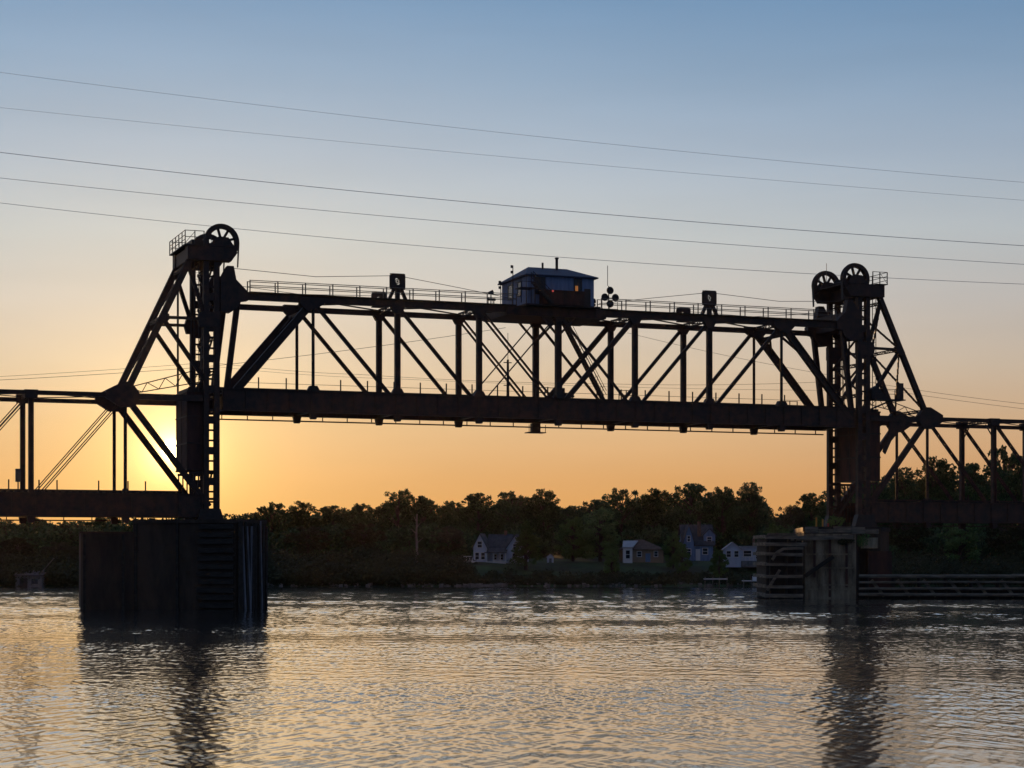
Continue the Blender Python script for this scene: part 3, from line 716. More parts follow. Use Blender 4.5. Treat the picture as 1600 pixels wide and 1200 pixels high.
# ------------------------------------------------------------------ operator's house on mid span
def control_house():
    zb = ZT+.40; root = broot('control_house', 0, 3, zb); org = (0, 3, zb)
    tag(root, 'dusk tinted hip roofed control house on top of the raised lift span', 'control house')
    def B(mb, name, m, par=None): return mb.build(name, M[m], root if par is None else par, org)
    x0, x1, y0, y1 = -3.5, 3.55, -.7, 6.5; ze = zb+3.05
    B(MB().box(x0-.5, x1+.4, y0-.75, y1+.3, zb-.05, zb+.10), 'base_platform', 'steel2')
    # wall with corrugation ribs and real window openings set as frames
    mb = MB().box(x0, x1, y0, y1, zb+.10, ze)
    i = x0+.15
    while i < x1-.1: mb.box(i, i+.06, y0-.03, y0+.01, zb+.12, ze-.02); i += .3
    i = y0+.15
    while i < y1-.1: mb.box(x0-.03, x0+.01, i, i+.06, zb+.12, ze-.02); i += .3
    B(mb, 'wall', 'dusk_tinted_siding')
    zr = ze+1.28; o = .35
    rf = MB().add([(x0-o,y0-o,ze),(x1+o,y0-o,ze),(x1+o,y1+o,ze),(x0-o,y1+o,ze),(-2.05,2.9,zr),(2.1,2.9,zr),
                   (x0-o,y0-o,ze-.12),(x1+o,y0-o,ze-.12),(x1+o,y1+o,ze-.12),(x0-o,y1+o,ze-.12)],
                  [(0,1,5,4),(1,2,5),(2,3,4,5),(3,0,4),(9,8,7,6),(0,6,7,1),(1,7,8,2),(2,8,9,3),(3,9,6,0)])
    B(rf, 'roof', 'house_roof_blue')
    q = MB().tube((.75,2.2,zr-.5), (.75,2.2,zr+.85), .14, 10); q.tube((.75,2.2,zr+.85), (.75,2.2,zr+.98), .2, 10); B(q, 'stove_pipe', 'steel2')
    B(MB().tube((-.7,2.4,zr-.4), (-.7,2.4,zr+.42), .11, 8), 'roof_vent', 'steel2')
    def win(a, b, z0, z1, name='window', side='front', pane='glass'):
        if side == 'front':
            f = MB(); y = y0-.035
            for p in ((a-.08,a,z0-.08,z1+.08),(b,b+.08,z0-.08,z1+.08),(a,b,z1,z1+.08),(a,b,z0-.08,z0),((a+b)/2-.03,(a+b)/2+.03,z0,z1)): f.box(p[0],p[1],y-.05,y+.0,p[2],p[3])
            fo = B(f, name, 'steel2')
            pm = MB().box(a, b, y-.012, y-.002, z0, z1)
        else:
            f = MB(); x = x0-.035
            for p in ((a-.08,a,z0-.08,z1+.08),(b,b+.08,z0-.08,z1+.08),(a,b,z1,z1+.08),(a,b,z0-.08,z0)): f.box(x-.05,x,p[0],p[1],p[2],p[3])
            fo = B(f, name, 'steel2'); pm = MB().box(x-.012, x-.002, a, b, z0, z1)
        o2 = pm.build('pane', M[pane], None, org); o2.parent = fo; o2.location = o2.location - fo.location
        return fo
    win(-2.75,-1.75, zb+1.2, zb+2.75); win(1.45, 2.15, zb+1.35, zb+2.8)
    win(.9,1.85, zb+.3, zb+1.1) if False else None
    win(1.0, 1.9, zb+1.2, zb+2.5, side='left'); win(3.4, 4.6, zb+1.2, zb+2.5, side='left')
    q = MB().box(1.52,1.80,y0-.10,y0-.04,zb+1.55,zb+2.15); B(q, 'lit_lamp', 'lit_orange')
    # dark boarded gallery before the lower wall
    q = MB().box(-2.35, 2.15, y0-.95, y0-.12, zb+.11, zb+1.42); q.box(-2.4, 2.2, y0-1.0, y0-.1, zb+1.42, zb+1.5)
    for k in range(9): q.box(-2.3+k*.54, -2.24+k*.54, y0-.98, y0-.94, zb+.12, zb+1.42)
    B(q, 'gallery_box', 'rust')
    # door at the right of the front
    d = B(MB().box(2.5, 3.15, y0-.09, y0-.035, zb+.12, zb+1.9), 'door', 'steel2')
    # outside stair and landing at the front left
    q = MB(); zl = zb+1.55
    q.box(-4.9,-3.3,y0-1.6,y0-.1, zl-.08, zl); B(q, 'landing', 'steel2')
    for v in (y0-1.62, y0-1.05): B(MB().bar((-3.5,v,zl+.55), (-1.5,v,zb+.1), .2, .05), 'stair_stringer', 'steel2')
    q = MB()
    for k in range(9):
        t = (k+.5)/9; q.box(-3.5+2*t-.12, -3.5+2*t+.12, y0-1.6, y0-1.07, zl+.5-1.9*t, zl+.53-1.9*t)
    B(q, 'stair_treads', 'steel2')
    q = MB()
    for v in (y0-1.63, y0-1.04):
        for h in (.5,.95): q.tube((-3.6,v,zl+.62+h), (-1.45,v,zb+.15+h), .035, 5)
        for k in range(5):
            t = k/4; q.tube((-3.55+2.05*t,v,zl+.5-1.95*t), (-3.55+2.05*t,v,zl+1.5-1.95*t), .03, 5)
    for s in (-4.85,-4.3,-3.8,-3.4):
        q.tube((s,y0-1.6,zl), (s,y0-1.6,zl+1.1), .03, 5); q.tube((s,y0-1.6,zb-.0), (s,y0-1.6,zl), .05, 5)
    for h in (.55,1.08): q.tube((-4.85,y0-1.6,zl+h), (-3.4,y0-1.6,zl+h), .03, 5); q.tube((-4.85,y0-1.6,zl+h), (-4.85,y0-.1,zl+h), .03, 5)
    B(q, 'stair_railing', 'steel2')
    q = MB().box(-1.62,-1.46,y0-1.7,y0-1.64,zl-.35,zl-.2); B(q, 'red_lamp', 'lit_red')
control_house()

def mast(name, s, u, z, h, label, cat, kind):
    root = broot(name, s, u, z); tag(root, label, cat); org = (s, u, z)
    if kind == 'bits':
        MB().tube((s,u,z), (s,u,z+h), .045, 6).build('pole', M['steel2'], root, org)
        for k in (0, .55):
            MB().tube((s-.13,u,z+h-k-.25), (s-.13,u,z+h-k), .12, 8).build('lamp', M['steel2'], root, org)
    if kind == 'discs':
        MB().tube((s,u,z), (s,u,z+h-.05), .07, 8, .05).build('pole', M['steel2'], root, org)
        for dx, dz in ((0,2.15),(-.58,1.45),(.58,1.45),(0,.80)):
            q = MB().tube((s+dx,u-.34,z+dz), (s+dx,u+.05,z+dz), .36, 14, .2); q.ring((s+dx,u-.36,z+dz), .2, .38, .04, 16); q.tube((s+dx,u,z+dz),(s,u,z+dz),.04,5)
            q.build('round_lamp', M['steel2'], root, org)
        MB().tube((s-.12,u,z+h-.05), (s-.12,u,z+h+2.0), .035, 5).build('aerial', M['galv'], root, org)
        q = MB().box(s-.9, s+.9, u-.3, u+.3, z+.25, z+.32)
        for k in (-.85,0,.85): q.tube((s+k,u-.28,z), (s+k,u-.28,z+1.1), .03, 5)
        q.build('foot_frame', M['steel2'], root, org)
    if kind == 'gear':
        for k in range(4):
            a = rnd.uniform(-.6,.6); q = MB().tube((s+a,u,z), (s+a*.8,u,z+h*rnd.uniform(.5,.9)), .04, 5)
            q.tube((s+a*.8-.15,u,z+h*.6), (s+a*.8+.15,u,z+h*.6), .13, 8); q.build('bracket_arm', M['steel2'], root, org)
        MB().box(s-.75, s+.75, u-.35, u+.35, z, z+.45).build('base_box', M['steel2'], root, org)
        MB().tube((s-.55,u-.2,z+h-.25), (s-.05,u-.2,z+h-.15), .1, 10, .26).build('horn', M['steel2'], root, org)
mast('antenna_mast', -4.35, 1.2, ZT+.43, 4.1, 'thin mast with two small lamps just left of the control house roof', 'mast', 'bits')
mast('antenna_mast', -3.85, 5.9, ZT+.43, 3.2, 'shorter mast with small lamps at the far left corner of the control house', 'mast', 'bits')
mast('signal_horn', -5.0, 5.2, ZT+.36, 2.1, 'horn and bracket cluster on the top chord left of the control house', 'horn', 'gear')
mast('signal_gear', 4.8, 2.0, ZT+.36, 1.3, 'low tangle of pipes and drums right of the control house wall', 'equipment', 'gear')
mast('signal_mast', 6.0, 1.2, ZT+.36, 2.7, 'mast with four round black lamps in a cross, right of the control house', 'signal mast', 'discs')
# slim mast standing on the deck in the truss
def deck_mast():
    s, u = -3.2, 5.6; root = broot('deck_mast', s, u, ZB1); tag(root, 'slim dark mast with short arms standing inside the truss left of mid span', 'mast'); org = (s,u,ZB1)
    MB().tube((s,u,ZB1+.02), (s,u,ZB1+4.3), .17, 8, .12).build('pole', M['steel2'], root, org)
    MB().tube((s,u,ZB1+4.3), (s,u,ZB1+7.0), .03, 5).build('aerial', M['galv'], root, org)
    for z in (1.7, 4.0): MB().tube((s-.45,u,ZB1+z), (s+.4,u,ZB1+z), .05, 5).build('cross_arm', M['steel2'], root, org)
deck_mast()

# ------------------------------------------------------------------ piers
def px(x, y): return (x-800)*y/FPX             # lateral metres of a photo column at distance y (survey helper)
def left_pier():
    root = empty('bridge_pier', (-28, 172, 0)); tag(root, 'massive dark pier below the sun and left lift tower, planks with painted highlights at its right end', 'bridge pier')
    org = (-28, 172, 0)
    A = (px(208,161),161); B_ = (px(368,159.5),159.5); Cc = (px(416,163),163); D = (-24.4,188.5); E_ = (-36.2,188.5)
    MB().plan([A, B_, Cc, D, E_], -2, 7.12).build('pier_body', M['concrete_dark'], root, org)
    mb = MB()
    cx, cy = -28.5, 174
    MB().plan([(cx+(x-cx)*1.012, cy+(y-cy)*1.012) for x, y in (A, B_, Cc, D, E_)], 7.122, 7.42).build('coping', M['concrete_dark'], root, org)
    # horizontal timbers on the right half of the front
    a = Vector((px(312,160.1),160.05,0)); b = Vector((px(366,159.5),159.5,0)); n = Vector((b.y-a.y, -(b.x-a.x), 0)).normalized()
    if n.y > 0: n = -n
    z = .35; k = 0
    while z < 6.9:
        j = rnd.uniform(-.04,.04); o = n*(.17+j)
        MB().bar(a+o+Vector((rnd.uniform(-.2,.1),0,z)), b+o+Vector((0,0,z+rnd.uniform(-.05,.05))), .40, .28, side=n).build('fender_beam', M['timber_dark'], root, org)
        z += rnd.uniform(.58,.72)
    # upright planks round the right end, a few leaning; the pale ones paint in highlights
    a = Vector((px(369,159.5),159.4,0)); b = Vector((px(416,163),162.9,0)); n2 = Vector((b.y-a.y, -(b.x-a.x), 0)).normalized()
    for k in range(12):
        t = (k+.5)/12; p = a.lerp(b, t) + n2*rnd.uniform(.07,.24); lean = Vector((rnd.uniform(-.10,.16),0,0))*(2 if k in (2,4) else .6)
        MB().bar(p+Vector((0,0,-.6))+lean, p+Vector((0,0,7.1+rnd.uniform(-.25,.25)))-lean, rnd.uniform(.14,.26), .12, side=n2).build('upright_plank', M['plank' if k in (2,4,5,9) else 'timber_dark'], root, org)
    # shallow pilaster ribs left half of the front
    d = (Vector((*B_,0))-Vector((*A,0))).normalized(); nf = Vector((d.y,-d.x,0))
    for k in range(2):
        p = Vector((*A,0)) + d*(.25+3.6*k) + nf*.09
        MB().bar(p+Vector((0,0,-.6)), p+Vector((0,0,7.1)), .22, .14, side=nf).build('sheet_rib', M['timber_dark'], root, org)
left_pier()
def dolphin():
    root = empty('mooring_block', (-35.8, 170, 0)); tag(root, 'lower dark walled block joined to the left side of the sunlit pier', 'pier block'); org = (-35.8,170,0)
    pts = [(px(125,160),160.3),(px(130,160),159.9),(px(209.5,160.4),160.93),(px(214,162),163.0),(-36.4,185),(-41,184)]
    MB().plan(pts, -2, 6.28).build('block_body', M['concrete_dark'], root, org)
    for k in range(2):
        x = px(132+60*k,159.9); MB().box(x-.09, x+.09, 159.86, 159.99+.05*k, -.6, 6.2).build('sheet_rib', M['timber_dark'], root, org)
    MB().plan([(x-(.08 if i < 2 else -.0), y-.08) for i, (x, y) in enumerate(pts)], 6.283, 6.43).build('coping', M['concrete_dark'], root, org)
dolphin()

def right_pier():
    root = empty('bridge_pier', (35, 206, 0)); tag(root, 'stained pale concrete pier under the right lift tower, wrapped in timber', 'bridge pier'); org = (35,206,0)
    Y = 199.5
    pts = [(px(1256,Y),Y),(px(1338,Y),Y),(px(1345,Y+2),Y+2.5),(px(1376,203),203.0),(px(1392,206),207),(39.5,219),(31.6,217),(30.6,203)]
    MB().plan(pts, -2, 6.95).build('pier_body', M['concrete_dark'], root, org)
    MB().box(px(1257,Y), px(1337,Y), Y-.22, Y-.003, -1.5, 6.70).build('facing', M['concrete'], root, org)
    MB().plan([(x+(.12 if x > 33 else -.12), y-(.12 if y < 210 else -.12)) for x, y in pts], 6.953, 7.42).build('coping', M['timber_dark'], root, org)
    k = 0; x = 1258
    while x < 1372:
        wd_ = rnd.uniform(16,30); x2 = min(1374, x+wd_); yy = Y-.30 if x < 1338 else Y+1.2
        MB().box(px(x,yy), px(x2,yy)-.05, yy-rnd.uniform(.0,.12), yy+.25, 6.72+rnd.uniform(-.05,.1), 7.25+rnd.uniform(-.1,.25)).build('cap_timber', M['timber'], root, org); x = x2
    for x, z0, z1 in ((1272,2.2,6.0),(1296,.2,6.2),(1322,1.2,5.8)):
        X = px(x,Y); MB().box(X-.12, X+.12, Y-.28, Y-.223, z0, z1).build('iron_strap', M['rust'], root, org)
    for z in (.9, 1.35, 3.1, 4.5):
        MB().box(px(1258,Y), px(1334,Y), Y-.30-.01*z, Y-.224, z, z+.16).build('ledge', M['concrete'], root, org)
    MB().bar((px(1258,Y-.6),Y-.58,2.35), (px(1302,Y-.6),Y-.58,4.35), .38, .38).build('leaning_beam', M['timber_dark'], root, org)
    MB().bar((px(1236,Y-.6),Y-.6,6.15), (px(1333,Y-.6),Y-.6,6.35), .42, .42).build('top_beam', M['timber'], root, org)
    MB().box(px(1357,201), px(1394,201), 201.2, 202.6, -.5, 4.9).build('steel_caisson', M['rust'], root, org)
    MB().plan([(px(1335,200.5),200.5),(px(1372,200.5),200.5),(px(1368,200.5),202.4),(px(1338,200.5),202.4)], 5.2, 6.3).build('concrete_step', M['siding'] if False else M['concrete'], root, org)
right_pier()

def crib():
    root = empty('timber_crib', (28.2, 201, 0)); tag(root, 'open timber crib of stacked beams with sunlit beam ends left of the pale pier', 'timber crib'); org = (28.2,201,0)
    Y = 198.4; xa, xb = px(1197,Y), px(1256,Y)
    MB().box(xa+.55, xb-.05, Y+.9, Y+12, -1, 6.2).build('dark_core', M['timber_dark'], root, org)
    for z, jj in ((.35,.38),(1.25,.3),(2.3,.32),(3.55,.3),(4.6,.34),(5.6,.36),(6.35,.4)):
        x1 = xb+(.3 if z > 5 else -.1)
        MB().bar((xa-.05+rnd.uniform(-.08,.08),Y,z), (x1,Y,z+rnd.uniform(-.08,.12)), jj, .36).build('crib_beam', M['timber'], root, org)
        for k in range(4):
            MB().bar((xa+.12,Y+.35+k*2.6,z+.05), (xa+.12,Y+1.6+k*2.6+1.0,z+.05+rnd.uniform(-.03,.03)), .34, .36, side=(1,0,0)).build('side_beam', M['timber'], root, org)
    for x in (1200, 1229, 1244):
        MB().tube((px(x,Y),Y+.42,-1), (px(x,Y)+rnd.uniform(-.1,.1),Y+.42,6.55), .17, 8).build('pile', M['timber_dark'], root, org)
    MB().bar((px(1198,Y)-.0,Y-.32,.9), (px(1218,Y),Y-.32,3.0), .26, .22).build('leaning_beam', M['timber'], root, org)
    # sagging beam
    pts = [(px(1206,Y),Y-.28,4.0),(px(1213,Y),Y-.28,4.75),(px(1224,Y),Y-.28,5.15),(px(1254,Y),Y-.28,5.2)]
    mb = MB()
    for a, b in zip(pts[:-1], pts[1:]): mb.bar(a, b, .28, .2)
    mb.build('sagging_beam', M['timber'], root, org)
    MB().box(xa+.2, xb, Y-.25, Y+.5, 6.58, 6.72).build('top_plank', M['timber'], root, org)
crib()

def fender():
    root = empty('timber_fender', (52, 199, 0)); tag(root, 'long low timber fender wall of beams and raking piles at the right waterline', 'fender wall'); org = (52,199,0)
    Y = 198.8; xa, xb = px(1342,Y), 74
    for z, r in ((2.35,.19),(1.72,.12),(1.05,.14),(.45,.17)):
        x = xa
        while x < xb:
            x2 = min(xb, x+rnd.uniform(7,10)); MB().tube((x,Y-.05,z+rnd.uniform(-.04,.04)), (x2+.3,Y-.05,z+rnd.uniform(-.04,.04)), r, 8).build('waler', M['timber'], root, org); x = x2
    x = xa+.9
    while x < xb:
        MB().tube((x,Y+.30,-1.2), (x+rnd.uniform(-.05,.05),Y+.30,2.5+rnd.uniform(-.12,.2)), .19, 8).build('pile', M['timber_dark'], root, org)
        MB().bar((x+.45,Y+.34,1.95), (x+1.75,Y+.34,.25), .30, .2).build('raking_brace', M['timber'], root, org)
        x += 2.66
    x = xa+.9
    MB().box(xa, xb, Y+.62, Y+.75, -1, 1.15).build('back_boards', M['timber_dark'], root, org)
fender()
def post(x, h, m, label, nm='marker_post'):
    Y = 200.2; X = px(x, Y); root = empty(nm, (X, Y, 7.42)); tag(root, label, 'post', None)
    MB().tube((0,0,0), (0,0,h), .085, 8).build('shaft', M[m], root); MB().tube((0,0,h), (0,0,h+.06), .11, 8).build('cap', M['galv'] if m == 'yellow' else M['red'], root)
post(1275.5, .95, 'yellow', 'taller yellow post catching the low sun on top of the right pier')
post(1285.5, .75, 'yellow', 'shorter yellow post beside the taller one on the right pier')
post(1294, .28, 'red', 'low red capped stub post nearest the right tower foot')

# ------------------------------------------------------------------ power lines (behind the bridge, sagging between pylons off frame)
def pline(pts, Y, r, label, group='overhead power lines'):
    # parabola through three surveyed photo points on the vertical plane y = Y
    (x0,y0),(x1,y1),(x2,y2) = [(px(a,Y), CAM_H+(868-b)*Y/FPX) for a, b in pts]
    def f(x): return y0*(x-x1)*(x-x2)/((x0-x1)*(x0-x2)) + y1*(x-x0)*(x-x2)/((x1-x0)*(x1-x2)) + y2*(x-x0)*(x-x1)/((x2-x0)*(x2-x1))
    a, b = px(-300,Y), px(1900,Y); n = 40
    mb = MB().path([(a+(b-a)*i/n, Y, f(a+(b-a)*i/n)) for i in range(n+1)], r, 5)
    o = mb.build('power_line', M['wire']); tag(o, label, 'power line', group)
pline([(0,113),(800,209),(1600,285)], 262, .020, 'topmost of the five overhead cables crossing the sky')
pline([(0,168),(800,246),(1600,313)], 262, .018, 'faint second cable from the top crossing the sky')
pline([(0,238),(800,322),(1600,384)], 250, .036, 'third and darkest cable crossing the sky above the control house')
pline([(0,278),(800,355),(1600,413)], 250, .030, 'fourth cable from the top, next above the lowest')
pline([(0,317),(800,396),(1600,444)], 250, .029, 'lowest overhead cable, passing behind both tower tops')
def dline(pts, Y, r, label):
    P_ = [Vector((px(a,Y), Y, CAM_H+(868-b)*Y/FPX)) for a, b in pts]
    # smooth catenary-like interpolation
    out = []
    for i in range(len(P_)-1):
        for k in range(8):
            t = k/8; p = P_[i].lerp(P_[i+1], t); p.z -= .25*4*t*(1-t); out.append(p)
    out.append(P_[-1]); o = MB().path(out, r, 4).build('distant_wire', M['rope']); tag(o, label, 'wire', 'distant wires seen through the bridge')
dline([(-250,604),(312,574),(790,512)], 240, .034, 'thin distant wire rising behind the left tower towards the truss middle')
dline([(-250,600),(330,566),(560,585),(960,600),(1300,596),(1700,650)], 244, .026, 'thin distant wire low behind the truss from left tower to right edge')
dline([(980,520),(1290,585),(1600,631),(1900,676)], 246, .026, 'thin distant wire sloping down behind the right tower')
dline([(330,572),(620,592),(1290,610)], 232, .020, 'faint lowest wire just above the lift span deck')

# ------------------------------------------------------------------ trees
def leaf_cloud(mb, blobs, dens, size, rg):
    for (bx, by, bz, rx, ry, rz) in blobs:
        n = int(dens*rx*ry**.5*rz**.5*4)
        for _ in range(n):
            d = Vector((rg.gauss(0,1), rg.gauss(0,1), rg.gauss(0,1))).normalized()*(rg.random()**.42)
            c = Vector((bx+d.x*rx, by+d.y*ry, bz+d.z*rz)); s = size*rg.uniform(.55,1.25)
            a = Vector((rg.gauss(0,1), rg.gauss(0,1), rg.gauss(0,1))).normalized(); b = a.orthogonal().normalized()*rg.uniform(.5,.8)
            q = Vector((rg.uniform(-.2,.2), rg.uniform(-.2,.2), rg.uniform(-.2,.2)))*s
            mb.add([c-a*s*.5, c+b*s*.5+q, c+a*s*.5, c-b*s*.5+q], [(0,1,2),(0,2,3)])
def tree_proto(seed, shape, leafm, dens=44, holes=0.0):
    """10 m tall tree of its own habit: trunk with limbs, crown of leaf clumps"""
    rg = random.Random(seed); blobs = []
    wd = {'round':3.6,'tall':2.6,'wide':4.6,'cone':2.6,'bush':3.4}[shape]; zlo = {'round':2.2,'tall':2.0,'wide':3.0,'cone':1.2,'bush':.8}[shape]
    limbs = []
    nb = 40
    for i in range(nb):
        t = (i+.5)/nb; z = zlo + (9.4-zlo)*t
        if shape == 'cone': prof = 1.05*(1-t)**.8+.08
        elif shape == 'bush': prof = math.sin(math.pi*min(1,.25+.7*t))**.6
        else: prof = math.sin(math.pi*(.13+.80*t))**.75
        a = rg.uniform(0, 2*math.pi); r = wd*prof*rg.uniform(.35,.85)
        s = rg.uniform(.6,1.15)*(.8 if shape == 'cone' else 1)*(1-.35*max(0, t-.7)/.3)
        blobs.append((r*math.cos(a), r*math.sin(a), z, s*1.15, s*1.15, s*.8))
        limbs.append((r*.85*math.cos(a), r*.85*math.sin(a), z-.2))
    for i in range(26):                              # ragged outliers on the outline
        a = rg.uniform(0, 2*math.pi); t = rg.uniform(.35,1.0); z = zlo+(9.8-zlo)*t; r = wd*(math.sin(math.pi*(.13+.80*t))**.75 if shape != 'cone' else (1-t))*rg.uniform(.72,.97)
        s = rg.uniform(.28,.62); blobs.append((r*math.cos(a), r*math.sin(a), z, s, s, s*.75)); limbs.append((r*math.cos(a)*.9, r*math.sin(a)*.9, z-.1))
    mb = MB(); leaf_cloud(mb, blobs, dens, .40, rg)
    tr = MB(); tr.tube((0,0,-.6), (.1,0,3.2), .30, 8, .22); tr.tube((.1,0,3.2), (-.05,.1,7.6), .22, 7, .08)
    for (x, y, z) in limbs[::2]:
        z0 = max(1.8, z-rg.uniform(1.2,2.4)); tr.tube((.05,0,min(z0,7.2)), (x*.5,y*.5,(z0+z)/2+.1), .10, 5, .07); tr.tube((x*.5,y*.5,(z0+z)/2+.1), (x,y,z), .07, 5, .03)
    root = empty('tree', (0,0,0))
    mb.build('crown', leafm, root); tr.build('trunk', M['bark'], root)
    return root
PROTO = {}
def get_proto(kind):
    if kind not in PROTO:
        spec = {'a':(11,'round','leaf'),'b':(12,'tall','leaf'),'c':(13,'wide','leaf'),'d':(14,'round','leaf'),'e':(15,'cone','leaf_green'),'f':(16,'bush','leaf_green'),'g':(17,'wide','leaf_olive')}[kind]
        PROTO[kind] = [tree_proto(spec[0], spec[1], M[spec[2]]), False]
    return PROTO[kind]
def tree(kind, x, ytop, Y, wpx, label, group='trees along the far bank', name='broadleaf_tree', rot=None):
    pr0 = get_proto(kind); X = px(x, Y); g = ground(X, Y); top = CAM_H+(868-ytop)*Y/FPX; h = top-g
    wm = wpx*Y/FPX; base = {'a':8.4,'b':6.4,'c':10.4,'d':8.4,'e':5.8,'f':8.0,'g':10.4}[kind]
    if not pr0[1]: r = pr0[0]; pr0[1] = True
    else:
        r = pr0[0].copy(); C.objects.link(r)
        for ch in pr0[0].children:
            c = ch.copy(); C.objects.link(c); c.parent = r
    r.name = name
    r.location = (X, Y, g); r.scale = (wm/base, wm/base, h/10.0); r.rotation_euler = (0, 0, rnd.uniform(0, 6.28) if rot is None else rot)
    tag(r, label, 'tree', group)
T = [
 ('c',-60,806,318,90,'leafy tree past the left edge of the low skyline under the approach span'),
 ('a',12,812,312,70,'rounded tree at the far left of the bank under the approach chord'),
 ('d',52,806,316,62,'tree whose top touches the approach chord left of the dark pier block'),
 ('g',100,816,306,80,'low olive tinted tree directly left of the dark pier block'),
 ('a',165,806,318,90,'tree showing between the pier block top and the approach chord'),
 ('d',232,808,318,80,'tree hidden mostly behind the sunlit pier'),
 ('b',300,808,318,80,'narrow tree behind the left tower foot'),
 ('a',372,806,318,70,'low tree just right of the left tower foot against the orange glow'),
 ('c',425,784,310,85,'broad tree immediately right of the left pier on the skyline'),
 ('a',470,782,312,75,'second tree right of the left pier, twin round top'),
 ('d',520,788,314,80,'tree with a dipped crown between the left pier and the tall crown'),
 ('a',565,786,314,70,'tree leaning against the left side of the tallest left crown'),
 ('c',622,763,316,95,'tallest wide topped tree on the left half of the skyline'),
 ('b',664,772,318,62,'narrow tree right behind the bare pale trunk'),
 ('a',705,782,316,70,'tree in the skyline dip left of the white farmhouse'),
 ('d',748,768,322,80,'dark tree standing behind the white farmhouse gable'),
 ('c',800,766,324,95,'wide tree behind the right end of the white farmhouse'),
 ('a',848,763,322,80,'round topped tree right of the white farmhouse on the skyline'),
 ('b',890,788,320,52,'short tree in the skyline notch at mid bank'),
 ('d',930,778,318,78,'tree behind the bright green one at mid bank'),
 ('c',972,762,324,95,'wide skyline tree behind the tan bungalow'),
 ('a',1025,762,322,85,'round skyline tree right of the tan bungalow roof'),
 ('d',1078,752,326,95,'high skyline tree behind the steep roofed house'),
 ('a',1128,760,324,76,'tree between the steep roofed house and the low white cottage'),
 ('b',1172,750,320,62,'airy round headed tree above the low white cottage beside the sky notch'),
 ('g',1236,786,312,66,'lower tree right of the sky notch behind the timber crib'),
 ('d',1268,768,316,70,'tree left of the right tower foot'),
 ('a',1312,756,318,86,'tree behind the right tower foot'),
 ('c',1362,738,322,96,'tree behind the rusty counterweight and right tower leg'),
 ('b',1412,726,322,70,'narrow tree under the right approach, first right of the tower'),
 ('a',1460,712,324,92,'tall tree behind the paired posts of the right approach'),
 ('d',1512,720,320,86,'tree between the paired posts at right, slightly lower'),
 ('c',1568,694,326,100,'highest tree near the right edge behind the approach truss'),
 ('a',1630,690,326,100,'tall tree past the right edge of the frame'),
 ('d',1700,700,322,100,'outermost tree beyond the right edge'),
 ('e',822,813,291,62,'bright green conical tree between the white farmhouse and mid bank'),
 ('f',938,792,298,88,'large bright green bushy tree left of the tan bungalow'),
 ('f',895,808,300,70,'green bushy tree in the middle of the bank lawn'),
 ('f',1052,830,292,40,'small round green tree between the bungalow and the steep roofed house'),
 ('f',955,856,288,40,'low round bush in front of the tan bungalow left corner'),
 ('f',1066,850,288,34,'round bush before the steep roofed house left corner'),
 ('f',1124,858,285,36,'low bush between the steep roofed house and the cottage'),
 ('g',570,815,300,80,'olive foreground tree below the skyline left of the bare trunk'),
 ('g',480,820,298,84,'olive foreground tree near the water right of the left pier'),
 ('a',640,822,302,66,'dark foreground tree touching the bare pale trunk'),
 ('g',700,820,300,70,'low foreground tree left of the white farmhouse deck'),
 ('f',1215,818,292,70,'green rounded tree partly behind the timber crib'),
 ('f',1285,806,292,74,'green tree behind the crib and the yellow posts'),
 ('g',1420,800,296,90,'dim tree below the right approach deck'),
 ('f',1500,806,292,90,'green tree below the right approach chord above the fender'),
 ('g',1575,800,296,90,'tree at the right edge below the approach chord'),
 ('g',28,838,292,76,'low tree at the far left above the grey boathouse'),
 ('g',92,845,292,70,'low tree at the waterline left of the pier block'),
]
for t_ in T: tree(*t_)

# bare pale trunk
def bare_tree():
    Y = 291; X = px(651, Y); g = ground(X, Y); root = empty('bare_tree', (X, Y, g)); tag(root, 'bare pale tree trunk standing upright before the dark trees left of centre', 'dead tree')
    mb = MB(); h = CAM_H+(868-803)*Y/FPX-g; pts = [(0,0,-.4),(.08,0,h*.3),(-.05,.1,h*.6),(.05,0,h)]
    for i, (a, b) in enumerate(zip(pts[:-1], pts[1:])): mb.tube(a, b, .24-.05*i, 8, .19-.05*i)
    mb.build('trunk', M['pale_bark'], root)
    for z, dx in ((.45,.9),(.62,-.8),(.75,.7),(.85,-.4)): MB().tube((0,0,h*z), (dx,.2,h*z+.8), .07, 6, .03).build('branch', M['pale_bark'], root)
bare_tree()

